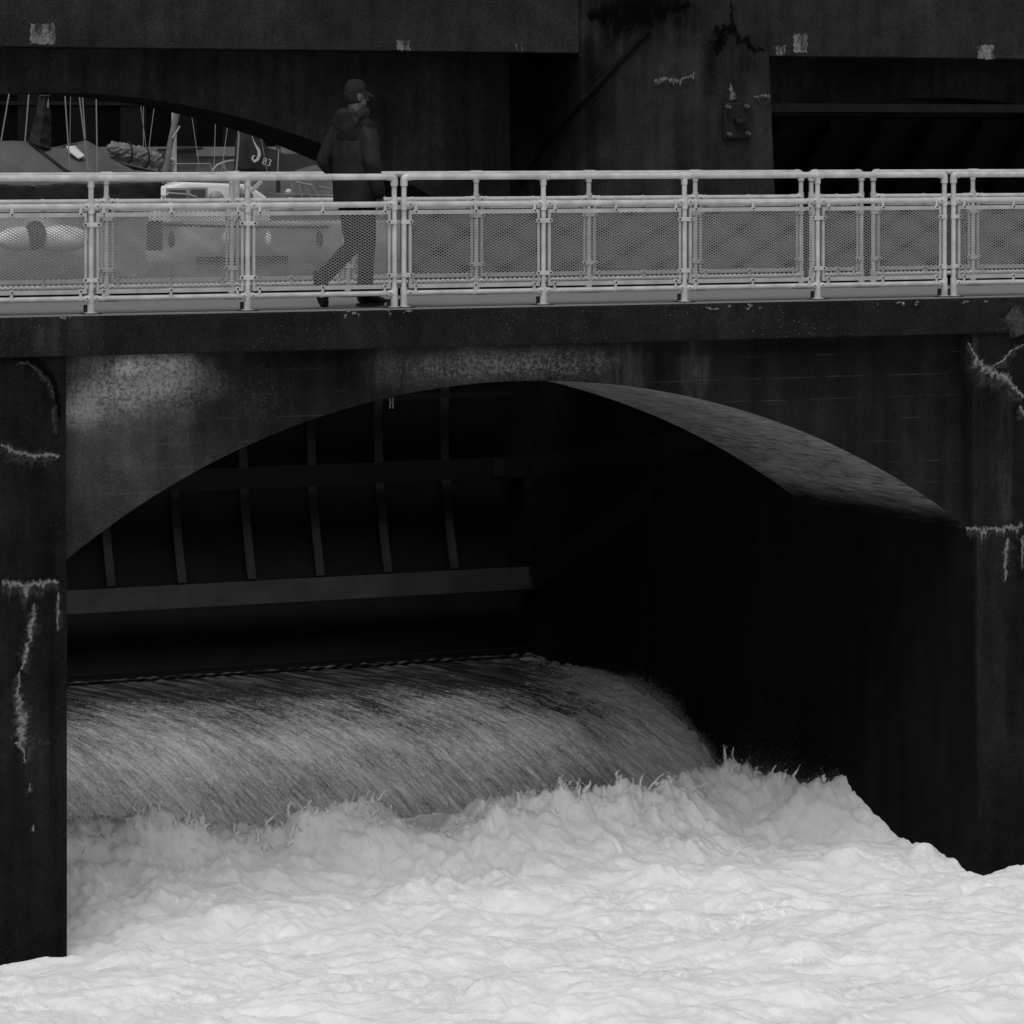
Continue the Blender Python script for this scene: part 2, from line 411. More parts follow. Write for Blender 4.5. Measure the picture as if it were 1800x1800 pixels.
def foam_height(X, Y):
    X, Y = np.broadcast_arrays(np.asarray(X, float), np.asarray(Y, float)); ridge = ridge_line(X)
    amp = .40 + .24*fbm(X*1.0+4, 7.7, oct=3) + .10*np.exp(-((X+2.9)/1.0)**2) + .05*np.exp(-((X-3.3)/.6)**2) - .10*np.exp(-((X-4.3)/.35)**2)
    r = amp*np.exp(-(np.clip((Y-ridge), -9, 9)/np.where(Y > ridge, .42, .85))**2)
    ww = np.exp(-((Y-ridge)/1.25)**2); w2 = np.exp(-((Y-ridge-.03)/.38)**2)
    h = -4.985 + r
    wx_ = .5*perlin(X*.7, Y*.8, 3); wy_ = .5*perlin(X*.7, Y*.8, 6)
    h += .15*fbm(X*.5, Y*.65, 1.0, oct=2)
    h += (.10+.05*ww)*fbm(X*1.05+wx_, Y*1.35+wy_, 2.0, oct=3, gain=.42, billow=True)
    h += (.024+.085*ww)*fbm(X*2.8+wx_*2, Y*3.4+wy_*2, 4.0, oct=3, gain=.5, billow=True)
    h += (.006+.040*ww)*fbm(X*6.5+wx_*3, Y*6.5+wy_*3, 4.0, oct=4, gain=.55)
    for (cx, cy, am, rx, ry) in DOMES:
        m_ = (np.abs(X-cx) < 2.2*rx) & (np.abs(Y-cy) < 2.2*ry)
        if m_.any():
            xx_ = (X[m_]-cx+.25*rx*perlin(X[m_]*4, Y[m_]*4, 1))/rx; yy_ = (Y[m_]-cy)/ry
            h[m_] += am*np.exp(-(xx_**2+yy_**2)**1.6*.8)
    # feathered crest: thin ragged lips of spray along the jump
    rg = np.clip(fbm(X*3.6+wx_*3, Y*5.0+wy_*3, 8, oct=5, gain=.6, ridged=True)+.08, 0, 1)
    h += w2*(.15*rg**1.4)*(.35+1.3*np.clip(.5+fbm(X*1.3, Y*.6, 12, oct=2), 0, 1))
    h += w2*.045*np.clip(fbm(X*15, Y*13, 14, oct=3), 0, 1)
    h += (.003+.010*ww)*fbm(X*4+wx_*5, Y*9+wy_*5, 21, oct=3, ridged=True)
    # thin creases where foam folds under, drawn out along the eddies
    for kx, ky, zz, dp in ((1.1, 2.6, 31, .034), (2.4, 5.5, 37, .016), (5.5, 9.0, 43, .006)):
        cr = 1-np.abs(perlin(X*kx+wx_*4+.5*perlin(X*4, Y*4, zz+1), Y*ky+wy_*4, zz))*2
        h -= dp*np.clip(cr, 0, 1)**7
    return h
xs = np.concatenate([np.linspace(-26, -8.2, 30), np.arange(-8.0, 6.8, .017), np.linspace(7.0, 24, 30)])
ys = np.concatenate([np.linspace(-26, -7.2, 40), np.arange(-7.0, 4.75, .042)])
XX, YY = np.meshgrid(xs, ys)
ZZ = foam_height(XX, YY)
# choppy sideways displacement so that crests lean and curl
wx = np.exp(-((YY-2.4)/1.6)**2)
DX = (.03+.07*wx)*fbm(XX*1.6, YY*1.8, 20, oct=4, gain=.55); DY = (.03+.07*wx)*fbm(XX*1.6, YY*1.8, 40, oct=4, gain=.55)
me = np_mesh('foaming_river', np.stack([XX+DX, YY+DY, ZZ], -1).reshape(-1, 3), grid_faces(len(ys), len(xs)), foam_mat)
tag(link('foaming_river', me), kind='structure')

# splashes thrown up along the jump: tendrils and crowns, fused into one skin
sp = MB()
def tendril(x, y, z, h, lean, r0):
    n = max(6, int(h/.010)); px, py = x, y
    ph = random.random()*6
    for i in range(n):
        f = i/(n-1)
        r = r0*(1-.72*f**.7) * (1+.18*math.sin(f*11+ph))
        if f > .93: r = r0*.40
        q = (x+lean[0]*f*f*h+.012*math.sin(f*9+ph), y+lean[1]*f*f*h, z+h*(f-.25*f*f*f))
        sp.ball(q, (r*1.05, r, r*1.35), 1)
NF = 1500
fx = RNG.uniform(-4.2, 4.4, NF); dens = np.exp(2.4*fbm(fx*1.3, 6.6, 9.0, oct=3)); fx = fx[RNG.random(NF) < .25+dens/dens.max()*1.2]; NF = len(fx)
fy = ridge_line(fx)+RNG.normal(.02, .16, NF); fz = foam_height(fx, fy); fb = np.clip(.5+1.2*fbm(fx*1.1, 2.2, 4.0, oct=3), .1, 1.2)
for k in range(NF):
    h = (.022+.06*random.random()**2+.05*random.random()**6)*fb[k]*1.5
    sgn = random.gauss(.1, .45)
    tendril(fx[k], fy[k], fz[k]-.02, h+.02, (sgn, random.gauss(-.3, .4)), .006+.013*random.random())
    if random.random() < .35:      # a thrown-off drop
        r = .004+.006*random.random(); sp.ball((fx[k]+sgn*h*1.2, fy[k], fz[k]+h*(1.0+.5*random.random())), (r, r, r*1.3), 1)
# bursts: fans of thrown water that break into drops at their tips
for (px, py, Y, v0, nj) in ((255, 1465, 2.3, 1.5, 26), (330, 1465, 2.25, 1.7, 30), (450, 1470, 2.3, 1.3, 18), (515, 1450, 2.3, 1.6, 24), (640, 1435, 2.4, 1.5, 24), (760, 1435, 2.5, 1.2, 16), (860, 1430, 2.5, 1.2, 16), (1005, 1420, 2.3, 1.6, 30), (1100, 1410, 2.4, 1.7, 28), (1200, 1410, 2.6, 1.2, 16), (1290, 1405, 2.8, 1.6, 30), (1390, 1400, 2.7, 1.3, 22), (1440, 1395, 2.5, 1.4, 24), (1500, 1395, 2.3, 1.7, 34), (1550, 1425, 1.9, 1.2, 18)):
    q = P(px, py, Y)
    for j in range(nj):
        xj = q.x+random.gauss(0, .12); yj = q.y+random.gauss(0, .10)
        zj = float(foam_height(np.array([xj]), np.array([yj]))[0])-.02
        vz = v0*random.uniform(.45, 1.15); vx = random.gauss(.15, .45)*v0*.6; vy = random.gauss(-.1, .25)
        T = vz/9.8*random.uniform(.9, 1.45); rj = random.uniform(.007, .016); t_ = 0
        while t_ < T:
            f = t_/T; r = rj*(1-.55*f)*(1+.25*random.random())
            if f < .55 or random.random() < .55:
                sp.ball((xj+vx*t_+random.gauss(0, .003+.008*f), yj+vy*t_, zj+vz*t_-4.9*t_*t_), (r, r, r*1.15), 1)
            t_ += max(.004, r*.75/max(.5, abs(vz-9.8*t_)))*(1+1.1*f)
for (px, py, Y, h, lx, r0) in ((515, 1440, 2.3, .22, .5, .022), (1285, 1510, .9, .26, .75, .02), (1450, 1500, .8, .10, -.4, .03), (1590, 1500, .45, .10, -1.2, .024), (1612, 1490, .45, .09, .3, .045), (470, 1440, 2.4, .16, .9, .02)):
    q = P(px, py, Y); tendril(q.x, q.y, q.z-.06, h, (lx, -.2), r0)
o = fuse('splash', sp, foam_mat, .007, 3, disp=lambda c: .004*fbm(c[:, 0]*22, c[:, 1]*22, c[:, 2]*22, oct=2))
tag(o, kind='stuff', label='white splashes leaping along the foam front')

# flowing water over the crest
prof = np.array([(9.6, -4.10), (8.6, -4.13), (7.6, -4.145), (6.6, -4.17), (5.9, -4.24), (5.3, -4.36), (4.7, -4.60), (4.15, -4.93), (3.6, -5.35), (3.0, -5.9)])
from bisect import bisect
def catmull(pts, n):
    out = []
    for i in range(len(pts)-1):
        p0, p1, p2, p3 = pts[max(i-1, 0)], pts[i], pts[i+1], pts[min(i+2, len(pts)-1)]
        for k in range(n):
            t = k/n
            out.append(.5*((2*p1)+(-p0+p2)*t+(2*p0-5*p1+4*p2-p3)*t*t+(-p0+3*p1-3*p2+p3)*t**3))
    out.append(pts[-1]); return np.array(out)
pf = catmull(prof, 26); seg = np.linalg.norm(np.diff(pf, axis=0), axis=1); arc = np.concatenate([[0], np.cumsum(seg)])
tan = np.gradient(pf, axis=0); tan /= np.linalg.norm(tan, axis=1)[:, None]; nrm = np.stack([tan[:, 1], -tan[:, 0]], 1)   # (y, z) outward
nrm *= np.sign(nrm[:, 1:2])
wxs = np.arange(-4.6, 4.44, .018)
A, XW = np.meshgrid(arc, wxs, indexing='ij')
fl = np.clip((A-1.2)/3.2, 0, 1)                     # how broken the flow is
rip = (1-fl)*.012*np.sin(XW*38+2.5*perlin(XW*1.4, A*.8)+A*2.2) * (.6+.6*perlin(XW*3, A*.5, 3))
st = .020*fbm((XW-.22*A)*7+.8*perlin(XW*2, A*.7), A*1.1, 5, oct=5, gain=.6) + .012*fl*fbm((XW-.22*A)*22, A*3.6, 9, oct=3)
wall = np.exp(-((4.43-XW)/.22)**1.0)
D = rip + st*(.45+1.0*fl) + wall*(.0+.10*fbm(XW*5, A*5, 2, oct=4, billow=True)*.9+.06*fbm(XW*9, A*6, 6, oct=3))*np.clip((A-.9)/1.0, .15, 1)
VY = pf[:, 0][:, None] + nrm[:, 0][:, None]*D; VZ = pf[:, 1][:, None] + nrm[:, 1][:, None]*D
wt = NT('falling_water')
def _water(t):
    uv = t.node('ShaderNodeUVMap').outputs[0]
    sx = t.node('ShaderNodeSeparateXYZ'); t.l.new(uv, sx.inputs[0])
    a = sx.outputs[1]; u = sx.outputs[0]
    cb = t.node('ShaderNodeCombineXYZ'); t.l.new(t.math('ADD', u, t.math('MULTIPLY', a, -.22)), cb.inputs[0]); t.l.new(a, cb.inputs[1]); uv = cb.outputs[0]
    wob = t.noise(.9, 3, .5, vec=uv)
    s1 = t.noise(1.0, 6, .62, vec=uv, sc=(9, 1.0, 1), dist=.4); s2 = t.noise(1.0, 5, .6, vec=uv, sc=(30, 6.5, 1), dist=.5); s3 = t.noise(1.0, 3, .6, vec=uv, sc=(95, 22, 1))
    f = t.math('ADD', t.ramp(a, 1.6, 4.6, -.16, .42), t.math('MULTIPLY', t.math('SUBTRACT', s1, .5), .62))
    f = t.math('ADD', f, t.math('MULTIPLY', t.math('SUBTRACT', s2, .5), .75))
    f = t.math('ADD', f, t.math('MULTIPLY', t.math('SUBTRACT', wob, .5), .7))
    f = t.math('ADD', f, t.ramp(u, 3.3, 4.43, 0, .36))
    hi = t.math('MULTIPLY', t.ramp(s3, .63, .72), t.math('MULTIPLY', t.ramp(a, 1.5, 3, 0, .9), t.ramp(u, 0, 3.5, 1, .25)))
    f = t.math('SUBTRACT', f, t.ramp(u, -1.0, 3.6, 0, .12))  # foam thins rightwards; shade by the wall is put into the colour too
    f = t.math('ADD', f, t.math('MULTIPLY', t.math('SUBTRACT', t.noise(1.0, 4, .65, vec=uv, sc=(74, 22, 1), dist=.4), .5), .85))
    v = t.mix(t.ramp(f, -.03, .66), .018, .68)
    cs = t.math('MULTIPLY', t.ramp(t.noise(1.0, 4, .6, vec=uv, sc=(10, .5, 1), dist=.3), .47, .58), t.ramp(a, .2, 3.4, 1, 0))
    v = t.mix(t.math('MULTIPLY', cs, .6), v, .24)
    v = t.mix(hi, v, .85)
    t.grey(v); t.b.inputs['Roughness'].default_value = .22; t.b.inputs['Specular IOR Level'].default_value = .5
    t.bump(t.math('ADD', s1, t.math('MULTIPLY', s2, .4)), .5, .03)
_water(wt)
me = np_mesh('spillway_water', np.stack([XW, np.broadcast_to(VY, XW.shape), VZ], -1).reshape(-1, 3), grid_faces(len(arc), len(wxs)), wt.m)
uvl = me.uv_layers.new(name='UVMap')
li = np.empty(len(me.loops), np.int32); me.loops.foreach_get('vertex_index', li)
uvs = np.stack([XW.ravel(), A.ravel()], 1)[li]; uvl.data.foreach_set('uv', uvs.astype(np.float32).ravel())
tag(link('spillway_water', me), kind='structure')
# concrete sill under the sheet of water
mb = MB(); mb.prism([(3.0, -7.5), (3.0, -6.1), (3.6, -5.6), (4.15, -5.18), (4.7, -4.85), (5.3, -4.60), (5.9, -4.46), (6.6, -4.38), (9.6, -4.34), (12, -4.34), (12, -7.5)], 'x', -3.95, 4.43)
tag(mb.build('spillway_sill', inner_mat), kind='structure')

# drops and spray
drop_mat = plain('white_spray', .55, .6, .2, var=.05)
def drops(pts, rad):
    n = len(pts); o = np.array([(1, 0, -.7), (-1, 0, -.7), (0, 1, .7), (0, -1, .7)], float)
    f = np.array([(0, 1, 2), (0, 3, 1), (0, 2, 3), (1, 3, 2)])
    v = pts[:, None, :] + o[None]*rad[:, None, None]
    return v.reshape(-1, 3), (f[None]+4*np.arange(n)[:, None, None]).reshape(-1, 3)
n = 210000
x = RNG.uniform(-4.2, 4.4, n); cl = np.exp(2.6*fbm(x*1.8, 3.3, 5.0, oct=3)); x = x[RNG.random(n) < cl/cl.max()*1.6]; n = len(x)
y = ridge_line(x) + RNG.normal(.05, .2, n); z = foam_height(x, y) + RNG.exponential(1.0, n)*(.014+.075*np.clip(.5+1.3*fbm(x*1.5, 4.4, 7.0, oct=4), 0, 1.2)**2)-.006
pa = np.stack([x, y, z], 1); ra = RNG.uniform(.0009, .0026, n)*RNG.uniform(.6, 1.2, n)
k = 34000                                             # fringe of spray along the right-hand wall
s = 2.3+RNG.random(k)**.85*(arc[-1]-2.5)
yw = np.interp(s, arc, pf[:, 0]); zw = np.interp(s, arc, pf[:, 1])
env = np.clip(.02+.11*(.45+fbm(yw*2.2, zw*2.2, 2.0, oct=4, gain=.65)), .008, .2)*np.clip((s-2.1)/1.8, .1, 1)
pb = np.stack([4.43-np.abs(RNG.normal(0, .16, k)), yw+RNG.normal(0, .03, k), zw+.02+np.abs(RNG.normal(0, 1, k))*env*.85], 1); rb = RNG.uniform(.0010, .0030, k)
m2 = 16000; pc = np.stack([RNG.normal(4.15, .2, m2), RNG.normal(3.0, .45, m2), -4.68+RNG.exponential(.11, m2)], 1); pc[:, 0] = np.minimum(pc[:, 0], 4.42); rc = RNG.uniform(.0006, .0015, m2)
v, f = drops(np.concatenate([pa, pb, pc]), np.concatenate([ra, rb, rc]))
tag(link('spray_drops', np_mesh('spray_drops', v, f, drop_mat)), kind='stuff', label='fine white spray drops above the foam and along the dark wall')

# lake above the dam, quay wall behind the boats
lake_t = NT('lake_water')
lake_t.grey(lake_t.ramp(lake_t.noise(2.0, 4), .3, .7, .02, .04)); lake_t.b.inputs['Roughness'].default_value = .12
lake_t.bump(lake_t.noise(1.0, 5, .6, sc=(3, 5, 1)), .5, .06)
LAKE = -1.0
mb = MB(); mb.box((-60, 12.0, -1.6), (120, 90, LAKE)); tag(mb.build('lake', lake_t.m), kind='structure')
mb = MB(); mb.box((-60, 90, -3), (120, 93, .9)); mb.box((-60, 89.8, .9), (120, 93, 1.2))
tag(mb.build('quay_wall', plain('quay_stone', .17, .9, .1, var=.4, scale=1.5, bump=.5, bscale=8)), kind='structure')
mb = MB(); mb.box((-60, 93, -3), (120, 400, 1.0)); tag(mb.build('bank_ground', plain('bank_gravel', .10, .95, .05, var=.4, scale=2)), kind='structure')
mb = MB(); mb.box((-80, -80, -9), (140, 12, -7.5)); tag(mb.build('river_bed', plain('river_bed_rock', .08, .9, .1, var=.4)), kind='structure')

# ------------------------------------------------------------------ the concrete footbridge with its arch
XL, XR = XP(107, 0), XP(1697, 0)
SPR, CROWN = -1.99, -.635
XC = XP(915, 0)
def arch_pts(x0, x1, n=40, xc=None, zc=None, zl=None, zr=None):
    out = []
    for i in range(n+1):
        x = x0+(x1-x0)*i/n
        d = (x-xc)/((x1-xc) if x > xc else (xc-x0)); zz = zr if x > xc else zl
        # circular rise
        h = zc-zz; L = (x1-xc) if x > xc else (xc-x0); rad = (L*L+h*h)/(2*h)
        out.append((x, zc-rad+math.sqrt(max(rad*rad-(d*L)**2, 0))))
    return out
ap = arch_pts(XL, XR, 48, XC, CROWN, SPR, SPR)
br = thing('concrete_footbridge', 'dark stained concrete footbridge with one low arch over the white water', 'footbridge', (0, 0, 0))
BEAM_B = P(900, 607, -.15).z
mb = MB(); mb.box((-12, -.15, BEAM_B), (14, .22, -.012)); beam = mb.build('edge_beam', beam_mat, br)
b2 = beam.modifiers.new('bevel', 'BEVEL'); b2.width = .012; b2.segments = 2
mb = MB(); mb.box((-12, .224, -.30), (14, 2.58, -.004)); mb.box((-12, -.146, -.012), (14, .222, -.004)); mb.build('deck', asphalt_mat, br)
mb = MB(); mb.box((-12, 2.50, -.004), (14, 2.585, .055)); mb.build('kerb', beam_mat, br)
# spandrel wall over the arch (front face) and the barrel below it
mb = MB(); TOP = BEAM_B-.002
rows = [[(x, .07, z) for x, z in ap], [(x, .07, TOP) for x, z in ap]]
mb.grid(rows); rows = [[(x, 3.0, z) for x, z in ap], [(x, 3.0, -.31) for x, z in ap]]; mb.grid(rows)
mb.grid([[(x, .225, TOP+.0) for x, z in ap], [(x, .07, TOP) for x, z in ap]])
mb.build('spandrel_wall', spandrel_mat, br)
mb = MB(); mb.grid([[(x, y, z) for x, z in ap] for y in (.07, .5, 1, 1.5, 2, 2.5, 3.0)]); mb.build('arch_soffit', soffit_mat, br, smooth=True)

def crust(parent, pts, wid, Y, mat=None, name='efflorescence', drip=0, jag=.35, th=.004, seed=0):
    """irregular mineral crust or crack following photo points on the face at depth Y"""
    mat = mat or crust_mat
    rnd = random.Random(seed+len(pts)*7+int(pts[0][0]))
    pw = [P(a, b, Y) for a, b in pts]; dense = []; ws = []
    wl = wid if isinstance(wid, (list, tuple)) else [wid]*len(pts)
    for i in range(len(pw)-1):
        n = max(2, int((pw[i+1]-pw[i]).length/.010))
        for k in range(n):
            f = k/n; dense.append(pw[i].lerp(pw[i+1], f)); ws.append(wl[i]*(1-f)+wl[i+1]*f)
    dense.append(pw[-1]); ws.append(wl[-1])
    up, lo = [], []; off = Vector((0, 0, 0)); k = 33/FPX; ju = jl = jd = 0
    for i, p in enumerate(dense):
        d = (dense[min(i+2, len(dense)-1)]-dense[max(i-2, 0)]).normalized(); nn = Vector((-d.z, 0, d.x))
        off = off*.93 + Vector((rnd.gauss(0, .0012), 0, rnd.gauss(0, .0012)))
        ju = ju*.86+rnd.gauss(0, .5); jl = jl*.86+rnd.gauss(0, .5); jd = jd*.5+rnd.gauss(0, .8)
        w = ws[i]*k*1.05
        up.append(p+off+nn*w*max(.25, 1+jag*ju)); lo.append(p+off-nn*w*max(.25, 1+jag*jl) - Vector((0, 0, drip*k*max(0, jd))))
    if mat == crust_mat and name == 'efflorescence':
        crust(parent, [(a+rnd.uniform(-1, 1), b+3+drip*.3) for a, b in pts], [w*2.6+4 for w in wl], Y+.0015, crust_dim, 'mineral_bleed', drip*1.6, .3, .0005, seed+1)
    mb = MB(); mid = [(a+b)/2-Vector((0, th, 0)) for a, b in zip(up, lo)]
    bk = Vector((0, .003, 0)); n = len(dense)
    mb.grid([[q+bk for q in up], mid, [q+bk for q in lo]])
    o = mb.build(name, mat, parent)
    at = o.data.attributes.new('core', 'FLOAT', 'POINT')
    at.data.foreach_set('value', [0.0]*n + [(0.25 if i in (0, n-1) else 1.0) for i in range(n)] + [0.0]*n)
    return o

# piers of the footbridge
pl = thing('bridge_pier', 'black concrete pier at the left edge with a white crack and streaks', 'pier', (-5.1, 0, -7.5))
mb = MB(); z1 = P(50, 1017, -.12).z
mb.box((-6.2, -.12, z1), (XL, 3.05, TOP)); 
mb.build('pier_shaft', pier_mat, pl)
mb = MB(); mb.box((-6.2, -.135, -7.5), (XL+.002, 12.0, z1-.004)); mb.box((-6.2, 3.055, z1-.003), (XL-.003, 7.4, -.8)); mb.build('pier_base', pier_mat, pl)
# worn toe at the water
mb = MB()
for i in range(26):
    mb.ball((XL-.02-random.random()*.1, -.1+random.random()*.2, -4.75-random.random()*.35), (.04+.02*random.random(), .05, .06), 1)
fuse('worn_toe', mb, pier_mat, .02, 2).parent = pl
bpy.data.objects['worn_toe'].location = -pl.location
Yp = -.128
crust(pl, [(0, 783), (30, 792), (55, 801), (80, 800), (105, 803)], [5, 7, 8, 6, 3], Yp, drip=3)
crust(pl, [(2, 1021), (40, 1026), (70, 1020), (104, 1022)], [5, 9, 8, 5], Yp-.012, drip=10)
crust(pl, [(62, 1060), (58, 1095), (52, 1130), (45, 1160), (40, 1180)], [3, 9, 8, 6, 4], Yp-.012)
crust(pl, [(34, 1180), (33, 1220), (38, 1260), (40, 1310), (42, 1342)], [3, 10, 15, 13, 7], Yp-.012)
crust(pl, [(53, 1375), (52, 1392)], [3, 4], Yp-.012); crust(pl, [(58, 1448), (60, 1462)], [2, 6], Yp-.012)
crust(pl, [(103, 1040), (101, 1080), (102, 1110)], [2, 4, 2], Yp-.012)
crust(pl, [(25, 642), (50, 640), (70, 655), (88, 680), (96, 710), (98, 745), (98, 765)], [6, 8, 10, 12, 12, 9, 5], Yp, crust_dim)
crust(pl, [(24, 628), (50, 630), (72, 643), (90, 668), (100, 700), (105, 735)], [5, 5, 6, 6, 5, 3], Yp-.003, dark_crack_mat, 'crack')
for a, b, c in ((130, 580, 625), (87, 590, 625), (60, 600, 622), (155, 605, 622)):
    crust(br, [(a-1, b), (a+1, (b+c)/2), (a+2, c)], [2, 4, 3], -.155, crust_dim)
_r2 = random.Random(3)
for (x0, x1, y0, y1, n) in ((600, 715, 546, 541, 9), (1235, 1345, 534, 531, 8), (1535, 1610, 528, 527, 6), (40, 150, 557, 553, 3), (1675, 1745, 525, 527, 4)):
    for k in range(n):
        f = _r2.random(); px, py = x0+(x1-x0)*f, y0+(y1-y0)*f+_r2.uniform(2, 9); l = _r2.uniform(3, 12)
        crust(br, [(px, py), (px+l*.5, py+_r2.uniform(-1, 2)), (px+l, py)], [3, _r2.uniform(3, 6), 2], -.1535, crust_mat, 'chipped_edge')
pr = thing('bridge_pier', 'black concrete pier at the right edge with a forked white crack', 'pier', (5.6, 0, -7.5))
z2 = P(1750, 930, -.12).z
mb = MB(); mb.box((XR, -.12, z2), (6.68, 3.05, TOP)); mb.build('pier_shaft', pier_mat, pr)
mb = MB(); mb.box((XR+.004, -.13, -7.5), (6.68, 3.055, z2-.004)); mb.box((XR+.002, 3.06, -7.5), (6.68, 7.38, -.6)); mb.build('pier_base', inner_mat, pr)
mb = MB(); mb.box((XR+.03, -.136, -7.5), (6.68, -.131, z2-.006)); mb.build('pier_face', pier_mat, pr)
crust(pr, [(1700, 600), (1715, 625), (1718, 640), (1740, 655), (1765, 662), (1780, 680), (1800, 695)], [3, 4, 13, 14, 12, 7, 5], Yp, drip=4)
crust(pr, [(1745, 645), (1762, 632), (1775, 618), (1800, 604)], [3, 6, 4, 3], Yp)
crust(pr, [(1792, 712), (1800, 732)], [4, 8], Yp)
crust(pr, [(1697, 928), (1730, 929), (1765, 930), (1800, 926)], [3, 8, 10, 8], Yp-.012, drip=10)
crust(pr, [(1772, 945), (1768, 970), (1767, 1000), (1768, 1022)], [4, 9, 10, 3], Yp-.012)
crust(pr, [(1797, 940), (1798, 1000)], [6, 2], Yp-.012)
crust(br, [(1775, 545), (1788, 560), (1796, 590)], [26, 34, 18], -.155, deposit('spalled_concrete', .03, .08, .3), 'spalled_patch', jag=.15)
# drip stains on the inner wall under the springing
# small steel bracket hanging from the arch
bk = thing('hanging_bracket', 'small pale steel bracket hanging under the left half of the arch', 'bracket', P(688, 702, .12))
mb = MB(); q = P(688, 702, .12)
for dx in (-.013, .013): mb.box((q.x+dx-.004, q.y-.004, q.z-.075), (q.x+dx+.004, q.y+.004, q.z+.01))
mb.box((q.x-.017, q.y-.004, q.z-.03), (q.x+.017, q.y+.004, q.z-.022)); mb.build('hanger', plain('galvanised_hanger', .12, .5, .4), bk)

# ------------------------------------------------------------------ dam pier, road bridge behind, gates
YF = 7.4
dp = thing('dam_pier', 'tall stained concrete dam pier between the two gate bays', 'pier', (5.55, YF, -7.5))
bx = lambda px, py: P(px, py, YF).x
xa, xb0, xb1 = XR+.006, P(1351, 0, YF).x, P(1364, 345, YF).x
zt = 3.6
slope = (xb1-xb0)/(P(0, 0, YF).z-P(0, 345, YF).z)
xtop = xb0-slope*(zt-P(0, 0, YF).z); xbot = xb0+slope*(P(0, 0, YF).z+4)
mb = MB()
xm = xb1+(xb1-xb0)*.0+slope*(P(0, 345, YF).z+.55)
mb.prism([(xa, -.55), (xm, -.55), (xtop, zt), (xa, zt)], 'y', YF, 12.0)
ob = mb.build('pier_body', dampier_mat, dp); bv = ob.modifiers.new('bevel', 'BEVEL'); bv.width = .035; bv.segments = 2
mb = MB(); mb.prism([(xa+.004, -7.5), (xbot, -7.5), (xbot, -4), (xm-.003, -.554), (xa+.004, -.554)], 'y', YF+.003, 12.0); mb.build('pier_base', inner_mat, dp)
mb = MB(); mb.box((2.3, 3.2, -.78), (xa, 7.38, -.60)); mb.build('shade_slab', inner_mat, dp)  # unseen slab added to keep skylight off the right of gate and water
# vertical corner strip on the right, a half-round strip line
mb = MB()
d0 = P(1140, 55, YF-.01); d1 = P(1022, 178, YF-.01)
mb.tube([d0, d1], .030, 8)
def PX(px, py, X):
    u, v = (px-900)/FPX, (py-250)/FPX; t = (X-CAM.x)/(SN+u*CS); return Vector((X, CAM.y+t*(CS-u*SN), CAM.z-t*v))
mb.tube([d1+Vector((-.0, .0, 0)), PX(1018, 185, xa-.005), PX(975, 236, xa-.005), PX(932, 296, xa-.005), PX(915, 325, xa-.005)], .030, 8); mb.build('groove_strip', inner_mat, dp)
# splayed concrete corner where the far arch meets the pier
mb = MB(); e0, e1, e2 = PX(1015, 95, xa-.004), PX(905, 108, xa-.004), PX(891, 172, xa-.004)
mb.prism([(e1.y, zf-.01), (9.1, e1.z), (9.1, e2.z), (8.75, zf-.01)], 'x', xa-.22, xa-.003) if False else None
crust(dp, [(1150, 142), (1170, 139), (1195, 138), (1222, 130)], [5, 9, 6, 6], YF-.008, drip=9)
crust(dp, [(1325, 171), (1340, 169), (1354, 168)], [3, 6, 9], YF-.008, drip=3)
crust(dp, [(1283, 145), (1285, 160), (1288, 176)], [3, 8, 11], YF-.008)
crust(dp, [(1255, 45), (1265, 70), (1262, 95), (1275, 55), (1300, 60), (1320, 80), (1345, 88)], [14, 26, 10, 18, 22, 16, 6], YF-.006, moss_mat, 'moss', jag=.5)
crust(dp, [(1288, 0), (1286, 25), (1296, 55)], [4, 7, 5], YF-.006, moss_mat, 'moss', jag=.4)
crust(dp, [(1032, 30), (1062, 20), (1110, 40), (1150, 20), (1215, 8)], [20, 40, 50, 40, 16], YF-.006, moss_mat, 'moss', jag=.3)
an = thing('anchor_plate', 'dark square steel plate with four bolts on the tall dam pier', 'anchor plate', P(1294, 213, YF))
a, b = P(1269, 181, YF), P(1318, 244, YF)
mb = MB(); mb.box((a.x, YF-.045, b.z), (b.x, YF-.002, a.z)); o = mb.build('plate', steel_old, an); q = o.modifiers.new('bevel', 'BEVEL'); q.width = .012; q.segments = 2
mb = MB()
for (px, py) in ((1278, 188), (1311, 187), (1280, 236), (1313, 235)):
    c = P(px, py, YF-.05); m = MB(); m.tube([c, c+Vector((0, -.035, 0))], .026, 6); m.tube([c+Vector((0, -.035, 0)), c+Vector((0, -.065, 0))], .014, 10); m.build('bolt', bolt_old, an)
c = P(1299, 211, YF-.05); m = MB(); m.bar(c+Vector((-.07, -.03, 0)), c+Vector((.08, -.03, .005)), .06, .035); m.ball(c+Vector((-.02, -.05, -.02)), (.05, .04, .04), 1); m.build('lug', steel_old, an)

